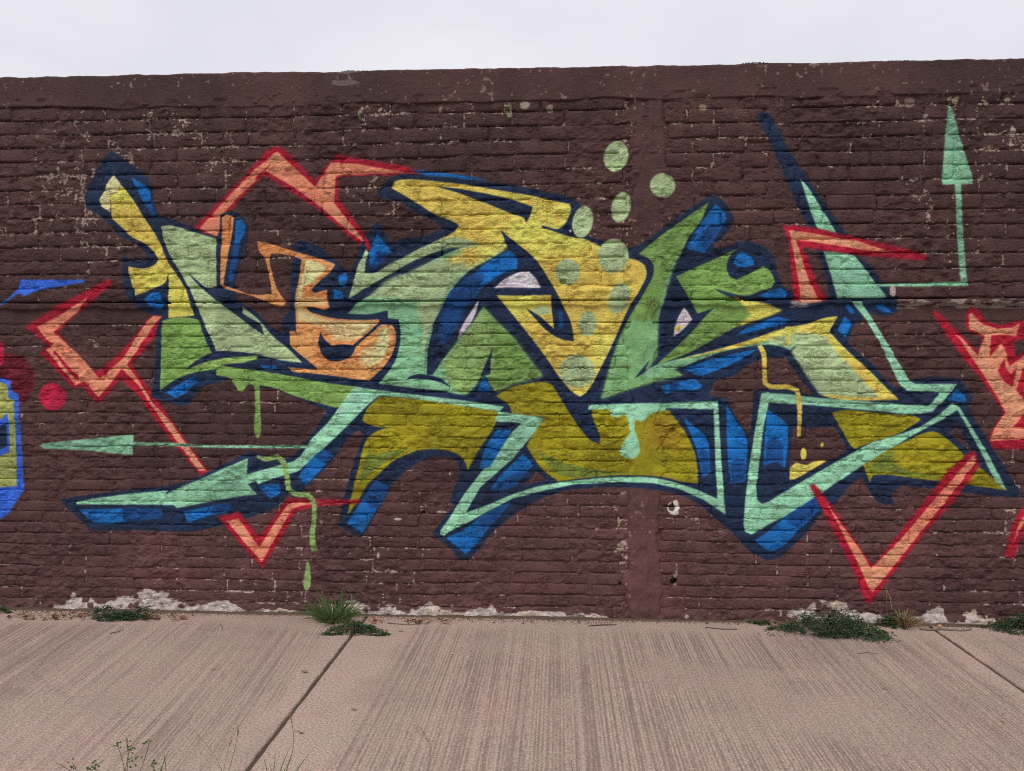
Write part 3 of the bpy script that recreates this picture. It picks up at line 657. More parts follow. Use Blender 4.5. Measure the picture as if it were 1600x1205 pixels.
# ------------------------------------------------------------------ materials
def new_mat(name, rough=0.8, color=None, spec=0.3):
    m = bpy.data.materials.new(name); m.use_nodes = True
    b = m.node_tree.nodes['Principled BSDF']
    b.inputs['Roughness'].default_value = rough
    b.inputs['Specular IOR Level'].default_value = spec
    if color is not None: b.inputs['Base Color'].default_value = (*color, 1)
    return m, m.node_tree.nodes, m.node_tree.links, b

def noise_node(n, l, vec, scale, detail=4, rough=0.55, stretch=None):
    t = n.new('ShaderNodeTexNoise'); t.inputs['Scale'].default_value = scale
    t.inputs['Detail'].default_value = detail; t.inputs['Roughness'].default_value = rough
    if stretch:
        mpn = n.new('ShaderNodeMapping'); mpn.inputs['Scale'].default_value = stretch
        l.new(vec, mpn.inputs[0]); l.new(mpn.outputs[0], t.inputs['Vector'])
    else:
        l.new(vec, t.inputs['Vector'])
    return t

def math_node(n, l, op, a, b=None, c=None):
    m = n.new('ShaderNodeMath'); m.operation = op
    for i, v in enumerate((a, b, c)):
        if v is None: continue
        if isinstance(v, (int, float)): m.inputs[i].default_value = v
        else: l.new(v, m.inputs[i])
    return m.outputs[0]

def painted(name, b1, b2, cracks):
    m, n, l, b = new_mat(name, 0.72)
    geo = n.new('ShaderNodeNewGeometry')
    mp = n.new('ShaderNodeMapping')
    # world x, z -> picture u, v
    sep = n.new('ShaderNodeSeparateXYZ'); l.new(geo.outputs['Position'], sep.inputs[0])
    u = math_node(n, l, 'MULTIPLY_ADD', sep.outputs['X'], 1 / (TX1 - TX0), -TX0 / (TX1 - TX0))
    v = math_node(n, l, 'MULTIPLY_ADD', sep.outputs['Z'], 1 / (TZ1 - TZ0), -TZ0 / (TZ1 - TZ0))
    cb = n.new('ShaderNodeCombineXYZ'); l.new(u, cb.inputs[0]); l.new(v, cb.inputs[1])
    ti = n.new('ShaderNodeTexImage'); ti.image = img; ti.extension = 'EXTEND'; ti.interpolation = 'Cubic'
    l.new(cb.outputs[0], ti.inputs[0])
    pos = geo.outputs['Position']
    na = noise_node(n, l, pos, 160, 5, 0.6)
    nb = noise_node(n, l, pos, 14, 5, 0.6)
    f = math_node(n, l, 'ADD', math_node(n, l, 'MULTIPLY', na.outputs['Fac'], 0.5), math_node(n, l, 'MULTIPLY', nb.outputs['Fac'], 0.30))
    f = math_node(n, l, 'ADD', f, 0.60)
    vm = n.new('ShaderNodeVectorMath'); vm.operation = 'SCALE'
    l.new(ti.outputs['Color'], vm.inputs[0]); l.new(f, vm.inputs['Scale'])
    l.new(vm.outputs[0], b.inputs['Base Color'])
    # relief: sandy grain, flaky ridges running along the courses, pits and hairline cracks
    g1 = noise_node(n, l, pos, 55, 6, 0.65, (1, 1, 1.7))
    g2 = noise_node(n, l, pos, 260, 3, 0.6)
    g3 = noise_node(n, l, pos, 26, 4, 0.6, (0.7, 1, 2.2))
    rid = math_node(n, l, 'ABSOLUTE', math_node(n, l, 'SUBTRACT', g3.outputs['Fac'], 0.5))
    rid = math_node(n, l, 'MINIMUM', math_node(n, l, 'MULTIPLY', rid, 26.0), 1.0)
    g4 = noise_node(n, l, pos, 9, 3, 0.5)
    rmask = n.new('ShaderNodeMapRange'); rmask.inputs[1].default_value = 0.42; rmask.inputs[2].default_value = 0.6
    l.new(g4.outputs['Fac'], rmask.inputs[0])
    upz = n.new('ShaderNodeMapRange'); l.new(sep.outputs['Z'], upz.inputs[0])        # the upper bricks are the rougher ones
    for q, val in ((1, LEDGE - 0.35), (2, LEDGE + 0.05), (3, 0.48), (4, 0.9)): upz.inputs[q].default_value = val
    h = math_node(n, l, 'MULTIPLY', math_node(n, l, 'MULTIPLY', g1.outputs['Fac'], b1), upz.outputs[0])
    h = math_node(n, l, 'ADD', h, math_node(n, l, 'MULTIPLY', g2.outputs['Fac'], b2))
    crk = math_node(n, l, 'MULTIPLY', math_node(n, l, 'MULTIPLY', rid, rmask.outputs[0]), cracks)
    h = math_node(n, l, 'ADD', h, crk)
    bp = n.new('ShaderNodeBump'); bp.inputs['Strength'].default_value = 1.0; bp.inputs['Distance'].default_value = 0.01
    l.new(h, bp.inputs['Height']); l.new(bp.outputs[0], b.inputs['Normal'])
    return m
M_BRICK = painted('painted_brick', 0.8, 0.2, 0.5)
M_MORTAR = painted('painted_mortar', 1.0, 0.25, 0.4)
M_RENDER = painted('painted_concrete', 0.6, 0.15, 0.14)
mm, n_, l_, b_ = new_mat('bare_concrete', 0.9, (0.16, 0.15, 0.14))
M_CONC = mm

# ------------------------------------------------------------------ the wall
wall = empty('brick_wall', (0, 0, 0))
tag(wall, 'long dark brown painted brick wall covered by the large lettering mural, standing along the pavement', 'wall', kind='thing')

# brick shapes, a handful of worn variants per size
def brick_mesh(l, h, seed):
    r = random.Random(seed)
    gx = [0, 0.05, 0.5 + r.uniform(-.1, .1), 0.95, 1]; gz = [0, 0.16, 0.84, 1]
    V = []; idx = {}
    for j, w in enumerate(gz):
        for i, u in enumerate(gx):
            edge = i in (0, 4) or j in (0, 3)
            cor = i in (0, 4) and j in (0, 3)
            x = (u - 0.5) * l + r.uniform(-.003, .003); zz = (w - 0.5) * h + r.uniform(-.0022, .0022)
            if cor: x *= 0.985; zz *= 0.86
            y = (0.0035 if edge else 0.0) + r.uniform(-.0018, .0018)
            idx[i, j] = len(V); V.append((x, y, zz))
    F = [(idx[i, j], idx[i + 1, j], idx[i + 1, j + 1], idx[i, j + 1]) for j in range(3) for i in range(4)]
    ring = [idx[i, 0] for i in range(5)] + [idx[4, j] for j in (1, 2, 3)] + [idx[i, 3] for i in (3, 2, 1, 0)] + [idx[0, j] for j in (2, 1)]
    base = len(V)
    for q in ring: V.append((V[q][0], 0.034, V[q][2]))
    m = len(ring)
    for q in range(m):
        F.append((ring[q], base + q, base + (q + 1) % m, ring[(q + 1) % m]))
    return np.array(V), F
VAR = {}
def variant(l, h, up):
    ql = min((0.07, 0.10, 0.135, 0.17, 0.21, 0.245, 0.272, 0.28, 0.288), key=lambda q: abs(q - l))
    key = (ql, up, random.randrange(6))
    if key not in VAR:
        hh = UP_PITCH - 0.008 if up else LO_PITCH - 0.004
        V, F = brick_mesh(ql, hh, hash((ql * 1000, up, key[2])) & 0xffff)
        me = bpy.data.meshes.new('brick'); me.from_pydata(V.tolist(), [], F)
        me.polygons.foreach_set('use_smooth', [True] * len(F)); me.materials.append(M_BRICK); me.update()
        VAR[key] = (V, F, me, ql, hh)
    return VAR[key]
def proj(x, y, z):
    d = CM.transposed() @ (Vector((x, y, z)) - CAM)
    return PW / 2 - d.x / d.z * F_PX, PH / 2 + d.y / d.z * F_PX
inst = []
for a, b, c, d, u in BR:
    V, F, me, ql, hh = variant(b - a, d - c, u)
    cx, cz = (a + b) / 2, (c + d) / 2
    y = (0.0 if u else LOWOFF) + random.uniform(-0.0045, 0.0035) * (1 if u else 0.6)
    rot = (random.gauss(0, 0.035 if u else 0.024), random.gauss(0, 0.006), random.gauss(0, 0.010))
    sc = ((b - a) / ql, 1, (d - c) / hh)
    p, q = proj(a, 0, c), proj(b, 0, d)
    cut = min(q[0], PW) - max(p[0], 0)
    area = max(0, cut) * abs(p[1] - q[1])
    inst.append((area, cx, y, cz, rot, sc, V, F, me))
inst.sort(key=lambda t: -t[0])
for (area, cx, y, cz, rot, sc, V, F, me) in inst[:300]:
    o = bpy.data.objects.new('brick', me)
    o.location = (cx, y, cz); o.rotation_euler = rot; o.scale = sc
    link(o, wall)
VV, FF, base = [], [], 0
from mathutils import Euler
for (area, cx, y, cz, rot, sc, V, F, me) in inst[300:]:
    R = np.array(Euler(rot).to_matrix())
    VV.append((V * np.array(sc)) @ R.T + np.array((cx, y, cz)))
    FF += [tuple(i + base for i in f) for f in F]; base += len(V)
tag(mesh_obj('bricks', np.concatenate(VV), FF, M_BRICK, wall), kind='stuff')

# mortar bed: a fine relief that fills the joints, smears over some bricks and cracks under others
gx = np.concatenate([np.arange(XL, -3.6, 0.02), np.arange(-3.6, 2.9, 0.0062), np.arange(2.9, XR + 0.001, 0.02)])
gz = np.arange(-0.06, 3.08, 0.0062)
X, Z = gx[None, :], gz[:, None]
lower = sstep(LEDGE + 0.002, LEDGE - 0.004, Z)
H = np.broadcast_to(LOWOFF * lower, (len(gz), len(gx))).copy()
rough1 = fbm(X, Z, 22, 4, 21, fz=34); rough2 = fbm(X, Z, 3.0, 3, 22, fz=5.0)
rough3 = fbm(X, Z, 75, 2, 32)
H += 0.0040 - 0.017 * (rough1 - 0.5) * 2 - 0.009 * sstep(0.46, 0.66, rough2) - 0.003 * (rough3 - .5) * 2
crack_n = fbm(X, Z, 5.5, 3, 23, fz=0.9)
vn = fbm(X, Z, 3.5, 2, 24)
def cells(a, b, g): return int(np.searchsorted(g, a)), int(np.searchsorted(g, b))
for a, b, c, d, u in BR:
    i0, i1 = cells(a - 0.006, b + 0.006, gx); wob = 0.0016 * (fbm(gx[i0:i1], np.array([c * 9.7]), 26, 2, 25) - .5) * 4
    if i1 <= i0: continue
    s = crack_n[min(len(gz) - 1, max(0, int((c + 0.06) / 0.0062))), i0:i1]
    dep = 0.013 * sstep(0.36, 0.62, s)
    zc = c - 0.0045 + wob
    j = np.clip(np.round((zc + 0.06) / 0.0062).astype(int), 0, len(gz) - 1)
    H[j, np.arange(i0, i1)] = np.maximum(H[j, np.arange(i0, i1)], (0 if u else LOWOFF) + 0.000 + dep)
    # upright joint
    ii0, ii1 = cells(b - 0.004, b + 0.016, gx); j0, j1 = cells(c, d, gz)
    if ii1 > ii0 and random.random() < (0.35 if u else 0.75): H[j0:j1, ii0:ii1] = np.minimum(H[j0:j1, ii0:ii1], (0 if u else LOWOFF) - 0.0012 + 0.003 * (rough1[j0:j1, ii0:ii1] - .5))
    if random.random() < (0.5 if u else 0.22):
        ii = min(len(gx) - 1, int(np.searchsorted(gx, b + 0.006))); j0, j1 = cells(c, d, gz)
        H[j0:j1, ii] += 0.012 * random.random()
# the mortar course and its drooping lip under the ledge
drp = fbm(gx, np.array([3.3]), 9, 4, 26)[None, :] if fbm(gx, np.array([3.3]), 9, 4, 26).ndim == 1 else fbm(gx[None, :], np.array([[3.3]]), 9, 4, 26)
zl = LEDGE - 0.035 - 0.045 * (drp - 0.35)
lip = sstep(0, 0.006, Z - zl) * sstep(0.001, -0.004, Z - LEDGE + 0.004)
course = sstep(LOWTOP - 0.004, LOWTOP + 0.001, Z) * lower
Hc = LOWOFF - 0.002 - 0.004 * (fbm(X, Z, 14, 4, 27) - .5) * 2 - (0.015 + 0.014 * sstep(on_wall(1390, 470)[0], on_wall(1420, 470)[0], X)) * lip * (0.5 + 0.9 * fbm(X, Z, 20, 2, 28))
H = H * (1 - course) + Hc * course
ld = np.abs(Z - (LEDGE - 0.003 - 0.004 * (fbm(X, Z * 0, 6, 4, 33) - .5) * 2)) < 0.0062 * (0.45 + 0.9 * fbm(X, Z * 0, 4, 3, 34))
ln_ = fbm(X, Z, 2.4, 3, 29, fz=0.2)
H = np.where(ld, 0.012 + 0.030 * sstep(0.30, 0.45, ln_), H)
lt = np.abs(Z - (LOWTOP + 0.001)) < 0.0062 * 0.55
H = np.where(lt, LOWOFF + 0.004 + 0.014 * sstep(0.35, 0.5, fbm(X, Z, 3, 3, 30, fz=0.2)), H)
# broken holes
for (px, py, rx, ry, dp) in HOLES:
    x, zz = on_wall(px, py)
    r = ((X - x) / (rx * M_PX)) ** 2 + ((Z - zz) / (ry * M_PX)) ** 2
    H += dp * sstep(1.4, 0.6, r)
# the foot of the wall spreads out a little
H -= 0.014 * sstep(0.07 + 0.04 * fbm(X, np.zeros_like(Z), 3, 2, 31), 0.0, Z) 
verts = np.stack([np.broadcast_to(X, H.shape), H, np.broadcast_to(Z, H.shape)], -1).reshape(-1, 3)
mesh_obj('mortar', verts, grid_faces(len(gx), len(gz)), M_MORTAR, wall)
# remove brick faces at the ledge holes is not needed: the relief lies in front where it bulges

# concrete beam along the top: front, rough top, back
bx = np.concatenate([np.arange(XL, -3.6, 0.03), np.arange(-3.6, 2.9, 0.008), np.arange(2.9, XR + 0.001, 0.03)])
zt = top_z(bx) + 0.010 * (fbm(bx, np.array([1.0]), 2.2, 4, 41) - .5) + 0.008 * (fbm(bx, np.array([2.0]), 14, 4, 42) - .5) * 2
zb = band_z(bx) + 0.050 * (fbm(bx, np.array([4.0]), 3.5, 4, 43) - .5)
rows = []
for yy in (0.17, 0.02): rows.append(np.stack([bx, np.full_like(bx, yy), zb + 0.004], -1))
NR = 30
for k in range(NR + 1):
    t = k / NR
    zz = zb + (zt - zb) * t
    yy = -0.009 + 0.004 * (fbm(bx, zz, 7, 4, 44) - .5) * 2 + 0.012 * (k == 0) + 0.004 * (k == NR) + 0.006 * sstep(0.6, 0.75, fbm(bx, zz, 12, 3, 45)) * (t < .25)
    rows.append(np.stack([bx, yy, zz], -1))
for yy in (0.012, 0.06, 0.11, 0.15, 0.17): rows.append(np.stack([bx, np.full_like(bx, yy), zt + 0.006 * (fbm(bx, np.full_like(bx, yy), 12, 3, 46) - .5)], -1))
rows.append(np.stack([bx, np.full_like(bx, 0.17), zb + 0.004], -1))
bv = np.concatenate(rows)
nb_ = len(rows) * len(bx)
beam = mesh_obj('concrete_beam', bv, grid_faces(len(bx), len(rows))[:, :], M_RENDER, wall)

# concrete column cast between the two lengths of brickwork
nz = 380; nx = 46
cz = np.linspace(-0.05, band_z(0) + 0.02, nz)[:, None]
low_c = sstep(LEDGE + 0.02, LEDGE - 0.02, cz)
wl_ = COLX0 - 0.01 + 0.10 * (fbm(cz, cz * 0, 9, 4, 51) - .5); wr_ = COLX1 + 0.01 - 0.04 * low_c + 0.11 * (fbm(cz, cz * 0, 8, 4, 52) - .5)
s = np.linspace(0, 1, nx)[None, :]
cxg = wl_ + (wr_ - wl_) * s
prof = np.minimum(1, np.minimum(s, 1 - s) * 9) ** 0.7
ridge = sstep(0.0, 0.03, 0.62 - s) * low_c
cy = 0.020 - 0.022 * prof - 0.005 * ridge + 0.007 * (fbm(cxg, cz, 16, 4, 53) - .5) * 2 + LOWOFF * 0.5 * low_c - 0.006 * sstep(.45, .7, fbm(cxg, cz, 9, 4, 54))
cv = np.stack([cxg, cy, np.broadcast_to(cz, cxg.shape)], -1).reshape(-1, 3)
mesh_obj('concrete_column', cv, grid_faces(nx, nz), M_RENDER, wall)
# body of the wall behind the facing
def box(x0, x1, y0, y1, z0, z1):
    v = [(x, y, z) for x in (x0, x1) for y in (y0, y1) for z in (z0, z1)]
    f = [(0, 1, 3, 2), (4, 6, 7, 5), (0, 4, 5, 1), (2, 3, 7, 6), (0, 2, 6, 4), (1, 5, 7, 3)]
    return v, f
v, f = box(XL + 0.004, XR - 0.004, 0.075, 0.16, -0.1, band_z(XL) - 0.0)
v = [(x, y, (band_z(x) + 0.0 if z > 1 else z)) for x, y, z in v]
mesh_obj('wall_core', v, f, M_CONC, wall, smooth=False)
# ------------------------------------------------------------------ ground
JA = np.mean([on_ground(545, 1000)[0], on_ground(385, 1203)[0]])
JB = np.mean([on_ground(1478, 995)[0], on_ground(1600, 1080)[0]])
EDGE = -1.90                                           # near edge of the pavement, just out of the frame
m, n, l, b = new_mat('broomed_concrete', 0.9, spec=0.15)
geo = n.new('ShaderNodeNewGeometry'); pos = geo.outputs['Position']
def attr(n, name):
    a = n.new('ShaderNodeAttribute'); a.attribute_name = name; return a.outputs['Fac']
gro = attr(n, 'dirt'); smo = attr(n, 'fade')
n1 = noise_node(n, l, pos, 1.8, 7, 0.65); n2 = noise_node(n, l, pos, 105, 4, 0.75); n3 = noise_node(n, l, pos, 320, 2, 0.6)
def mixc(n, l, f, a, c):
    x = n.new('ShaderNodeMix'); x.data_type = 'RGBA'
    if isinstance(f, (int, float)): x.inputs[0].default_value = f
    else: l.new(f, x.inputs[0])
    for i, v in ((6, a), (7, c)):
        if isinstance(v, tuple): x.inputs[i].default_value = (*v, 1)
        else: l.new(v, x.inputs[i])
    return x.outputs[2]
def maprange(n, l, v, a, b_, c=0.0, d=1.0):
    x = n.new('ShaderNodeMapRange'); l.new(v, x.inputs[0])
    for i, q in ((1, a), (2, b_), (3, c), (4, d)): x.inputs[i].default_value = q
    return x.outputs[0]
c = mixc(n, l, maprange(n, l, n1.outputs['Fac'], 0.35, 0.65), (0.51, 0.360, 0.306), (0.45, 0.350, 0.286))
grit = maprange(n, l, n2.outputs['Fac'], 0.30, 0.70, 0.40, 1.48)
vm = n.new('ShaderNodeVectorMath'); vm.operation = 'SCALE'; l.new(c, vm.inputs[0]); l.new(grit, vm.inputs['Scale'])
dark = mixc(n, l, maprange(n, l, n1.outputs['Fac'], 0.4, 0.6), (0.215, 0.140, 0.120), (0.19, 0.137, 0.11))
gm = math_node(n, l, 'MULTIPLY', gro, maprange(n, l, n3.outputs['Fac'], 0.38, 0.58, 0.30, 1.0))
c = mixc(n, l, gm, vm.outputs[0], dark)
l.new(c, b.inputs['Base Color'])
bp = n.new('ShaderNodeBump'); bp.inputs['Distance'].default_value = 0.004; bp.inputs['Strength'].default_value = 1.0
l.new(n2.outputs['Fac'], bp.inputs['Height']); l.new(bp.outputs[0], b.inputs['Normal'])
M_PAVE = m

pave = empty('pavement', (0, 0, 0)); tag(pave, kind='structure')
GAP = 0.010
def slab(xa, xb, tilt, seed, smooth_w):
    sx = np.arange(xa + GAP, xb - GAP + 0.0001, 0.0028); sx[-1] = xb - GAP
    sy = np.concatenate([np.arange(EDGE, -0.5, 0.02), np.arange(-0.5, 0.031, 0.014)])
    X, Y = np.meshgrid(sx, sy)
    U = X + tilt * Y
    g = 0.24 * (0.5 + 0.5 * np.sin(2 * math.pi * 62 * U + 7 * fbm(U, Y, 9, 2, 58 + seed, fz=0.12))) + 0.76 * fbm(U, Y, 120, 2, 60 + seed, fz=0.45, gain=0.7)
    g2 = fbm(U, Y, 30, 2, 61 + seed, fz=0.5)
    gg = sstep(0.34, 0.68, g * 0.88 + g2 * 0.12 + 0.26 * (fbm(U, Y, 150, 2, 62 + seed, fz=30) - .5)) * (0.72 + 0.28 * sstep(.35, .65, fbm(X, Y, 2.4, 3, 59 + seed)))
    m = fbm(X, Y, 1.5, 4, 63 + seed, fz=2.2)
    wear = sstep(0.30, 0.52, m)
    l0, r0 = smooth_w
    wob = 0.10 * (fbm(X, Y, 5, 3, 64 + seed) - .5)
    wear = wear * 0.45 + 0.55
    wear *= sstep(0, 0.06, X - xa - l0 + wob) * sstep(0, 0.06, xb - r0 - X + wob)
    wear *= sstep(-0.10, -0.30, Y + 0.14 * (fbm(X, Y, 2.2, 3, 65 + seed) - .4)) * 0.9 + 0.1
    dirt = gg * wear
    # settled dirt: broader soft stains
    st = sstep(0.50, 0.75, fbm(X, Y, 2.6, 5, 66 + seed)) * 0.42 + 0.3 * sstep(-.16, -.02, Y) * fbm(X, Y, 9, 3, 74)
    Zh = -0.0022 * gg * wear + 0.004 * (fbm(X, Y, 0.8, 2, 67) - .5) + 0.0012 * (fbm(X, Y, 20, 3, 68) - .5)
    # a hairline crack
    def crackline(pts):
        D = np.full(X.shape, 9.0)
        wobx = X + 0.05 * (fbm(X, Y, 6, 3, 70) - .5); woby = Y + 0.05 * (fbm(X, Y, 6, 3, 71) - .5)
        for (x0, y0), (x1, y1) in zip(pts[:-1], pts[1:]):
            dx, dy = x1 - x0, y1 - y0; t = np.clip(((wobx - x0) * dx + (woby - y0) * dy) / (dx * dx + dy * dy), 0, 1)
            D = np.minimum(D, np.hypot(wobx - x0 - t * dx, woby - y0 - t * dy))
        return D
    for cr in CRACKS:
        if xa < cr[0][0] < xb:
            cd = sstep(0.0045, 0.001, crackline(cr)); Zh -= 0.004 * cd; dirt = np.maximum(dirt, cd * 0.9)
    dirt = np.clip(np.maximum(dirt, st * 0.8), 0, 1)
    n_y, n_x = X.shape
    for col, xo in ((0, xa), (-1, xb)):                       # worn, slightly ragged edges
        X[:, col] += 0.0045 * (fbm(Y[:, col], Y[:, col] * 0 + seed, 14, 4, 69) - .5) * 2
        Zh[:, col] -= 0.003 + 0.006 * sstep(.55, .75, fbm(Y[:, col], Y[:, col] * 0 + seed, 9, 3, 73))
    top = np.stack([X, Y, Zh], -1).reshape(-1, 3)
    F = grid_faces(n_x, n_y)
    # edges going down
    def skirt(ids, base_index):
        lowv = top[ids].copy(); lowv[:, 2] = -0.10
        q = np.arange(len(ids) - 1)
        return lowv, np.stack([ids[:-1], ids[1:], base_index + q + 1, base_index + q], 1)
    allv, allf, nb = [top], [F], len(top)
    per = [np.arange(n_x), (np.arange(n_y) * n_x + n_x - 1), (np.arange(n_x) + (n_y - 1) * n_x)[::-1], (np.arange(n_y) * n_x)[::-1]]
    for ids in per:
        lv, lf = skirt(ids, nb)
        allv.append(lv); allf.append(lf[:, ::-1]); nb += len(lv)
    dd = np.concatenate([dirt.ravel(), np.full(nb - len(top), 0.6)])
    o = mesh_obj('slab', np.concatenate(allv), np.concatenate(allf), M_PAVE, pave, attrs={'dirt': dd})
    return o
CRACKS = [[on_ground(*p) for p in ((110, 1000), (68, 1030), (54, 1047), (72, 1065), (95, 1080), (110, 1090), (130, 1088))],
          [on_ground(*p) for p in ((1010, 1122), (1045, 1145), (1044, 1175))],
          [on_ground(*p) for p in ((655, 1135), (668, 1155), (667, 1200))]]
slab(XL, JA, 0.10, 0, (0.0, 0.09))
slab(JA, JB, 0.0, 10, (0.26, 0.05))
slab(JB, XR, -0.03, 20, (0.05, 0.0))
# dirt packed into the joints
M_DIRT, n, l, b = new_mat('packed_dirt', 0.95, spec=0.1)
geo = n.new('ShaderNodeNewGeometry'); nn = noise_node(n, l, geo.outputs['Position'], 60, 5, 0.6)
l.new(mixc(n, l, nn.outputs['Fac'], (0.055, 0.038, 0.028), (0.15, 0.105, 0.08)), b.inputs['Base Color'])
for jx in (JA, JB):
    ys = np.linspace(EDGE, 0.02, 120)
    vv = np.concatenate([np.stack([np.full_like(ys, jx + s * (GAP + 0.002)), ys, -0.009 + 0.004 * (fbm(ys, np.array([jx]), 15, 3, 72) - .5)], -1) for s in (-1, 0, 1)])
    k = len(ys); ff = [(i + r * k, i + (r + 1) * k, i + 1 + (r + 1) * k, i + 1 + r * k) for r in (0, 1) for i in range(k - 1)]
    mesh_obj('joint_filling', vv, ff, M_DIRT, pave)
# earth verge, kerb, road and the land beyond
M_SOIL, n, l, b = new_mat('verge_soil', 0.95, spec=0.1)
geo = n.new('ShaderNodeNewGeometry'); nn = noise_node(n, l, geo.outputs['Position'], 25, 6, 0.65)
l.new(mixc(n, l, nn.outputs['Fac'], (0.07, 0.05, 0.035), (0.20, 0.15, 0.11)), b.inputs['Base Color'])
vx = np.linspace(XL - 6, XR + 6, 260); vy = np.linspace(EDGE - 0.55, EDGE + 0.01, 24)
X, Y = np.meshgrid(vx, vy); Zv = -0.02 + 0.03 * (fbm(X, Y, 4, 4, 80) - .5)
tag(mesh_obj('verge', np.stack([X, Y, Zv], -1).reshape(-1, 3), grid_faces(260, 24), M_SOIL), kind='structure')
v, f = box(XL - 6, XR + 6, EDGE - 0.70, EDGE - 0.545, -0.30, 0.0)
tag(mesh_obj('kerb', v, f, M_PAVE, smooth=False), kind='structure')
M_ROAD, n, l, b = new_mat('asphalt', 0.9, spec=0.2)
geo = n.new('ShaderNodeNewGeometry'); nn = noise_node(n, l, geo.outputs['Position'], 140, 4, 0.7)
l.new(mixc(n, l, nn.outputs['Fac'], (0.03, 0.03, 0.032), (0.085, 0.083, 0.08)), b.inputs['Base Color'])
v, f = box(-600, 600, -9.0, EDGE - 0.69, -0.40, -0.125)
tag(mesh_obj('road', v, f, M_ROAD, smooth=False), kind='structure')
M_LAND, n, l, b = new_mat('dry_ground', 0.95, spec=0.1)
geo = n.new('ShaderNodeNewGeometry'); nn = noise_node(n, l, geo.outputs['Position'], 0.7, 8, 0.65)
l.new(mixc(n, l, nn.outputs['Fac'], (0.16, 0.12, 0.085), (0.26, 0.22, 0.16)), b.inputs['Base Color'])
v = [(-900, -900, -0.16), (900, -900, -0.16), (900, 900, -0.16), (-900, 900, -0.16)]
tag(mesh_obj('ground', v, [(0, 1, 2, 3)], M_LAND, smooth=False), kind='structure')
# ------------------------------------------------------------------ plants, litter and other small things
def leaf_mat(name, c0, c1, rough=0.6):
    m, n, l, b = new_mat(name, rough, spec=0.25)
    t = attr(n, 'tint')
    l.new(mixc(n, l, t, c0, c1), b.inputs['Base Color'])
    return m
M_WEED = leaf_mat('weed_leaf', (0.030, 0.066, 0.028), (0.095, 0.155, 0.062))
M_GRASS = leaf_mat('grass_blade', (0.045, 0.095, 0.028), (0.15, 0.22, 0.07))
M_STRAW = leaf_mat('straw', (0.20, 0.13, 0.065), (0.42, 0.31, 0.17), 0.8)
M_STEM = leaf_mat('weed_stem', (0.05, 0.06, 0.025), (0.13, 0.09, 0.05), 0.8)
M_TWIG = leaf_mat('twig_bark', (0.09, 0.06, 0.045), (0.22, 0.17, 0.14), 0.9)
M_DRY, n, l, b = new_mat('dry_leaf', 0.8, spec=0.15)
oi = n.new('ShaderNodeObjectInfo')
rp = n.new('ShaderNodeValToRGB'); e = rp.color_ramp.elements
e[0].color = (0.10, 0.045, 0.022, 1); e[1].color = (0.42, 0.26, 0.15, 1); e[0].position = 0; e[1].position = 1
e2 = e.new(0.5); e2.color = (0.26, 0.115, 0.055, 1)
l.new(oi.outputs['Random'], rp.inputs[0]); l.new(rp.outputs[0], b.inputs['Base Color'])

class Bag:
    """collects triangles and quads with a tint per vertex, then becomes ONE mesh object"""
    def __init__(s): s.v, s.f, s.t = [], [], []
    def leaf(s, p, d, up, length, width, tint, fold=0.25):
        d = d.normalized(); side = d.cross(up)
        if side.length < 1e-4: side = Vector((1, 0, 0))
        side.normalize(); nrm = side.cross(d)
        i = len(s.v)
        mid = p + d * length * 0.5 + nrm * length * 0.08
        s.v += [p, mid + side * width * .5 + nrm * width * fold, p + d * length - nrm * length * 0.1, mid - side * width * .5 + nrm * width * fold]
        s.f += [(i, i + 1, i + 2), (i, i + 2, i + 3)]; s.t += [tint] * 4
    def blade(s, p, tip, sag, width, tint, seg=5, face=Vector((0, -1, 0))):
        i = len(s.v); d = tip - p; side = d.cross(face)
        if side.length < 1e-4: side = Vector((1, 0, 0))
        side.normalize()
        for k in range(seg + 1):
            t = k / seg
            q = p + d * t + Vector((0, 0, sag)) * (4 * t * (1 - t))
            w = width * (1 - t ** 1.6) * .5 + 0.0003
            s.v += [q - side * w, q + side * w]; s.t += [tint] * 2
        for k in range(seg): s.f.append((i + 2 * k, i + 2 * k + 1, i + 2 * k + 3, i + 2 * k + 2))
    def tube(s, pts, r, tint, n=5):
        base = len(s.v); rs = r if isinstance(r, (list, tuple)) else [r] * len(pts)
        for k, p in enumerate(pts):
            d = (pts[min(k + 1, len(pts) - 1)] - pts[max(k - 1, 0)]).normalized()
            a = d.cross(Vector((0.3, 0.2, 1))); a.normalize(); b2 = d.cross(a)
            for q in range(n):
                an = 2 * math.pi * q / n
                s.v.append(p + (a * math.cos(an) + b2 * math.sin(an)) * rs[k]); s.t.append(tint)
        for k in range(len(pts) - 1):
            for q in range(n):
                s.f.append((base + k * n + q, base + k * n + (q + 1) % n, base + (k + 1) * n + (q + 1) % n, base + (k + 1) * n + q))
        s.f.append(tuple(base + q for q in range(n))[::-1]); s.f.append(tuple(base + (len(pts) - 1) * n + q for q in range(n)))
    def build(s, name, mat, parent, origin=Vector((0, 0, 0)), smooth=False):
        o = mesh_obj(name, np.array([tuple(v - origin) for v in s.v]), s.f, mat, parent, smooth, attrs={'tint': s.t})
        return o

def ground_pt(px, py, z=0.0):
    x, y = on_ground(px, py, z); return Vector((x, min(y, -0.035), z))

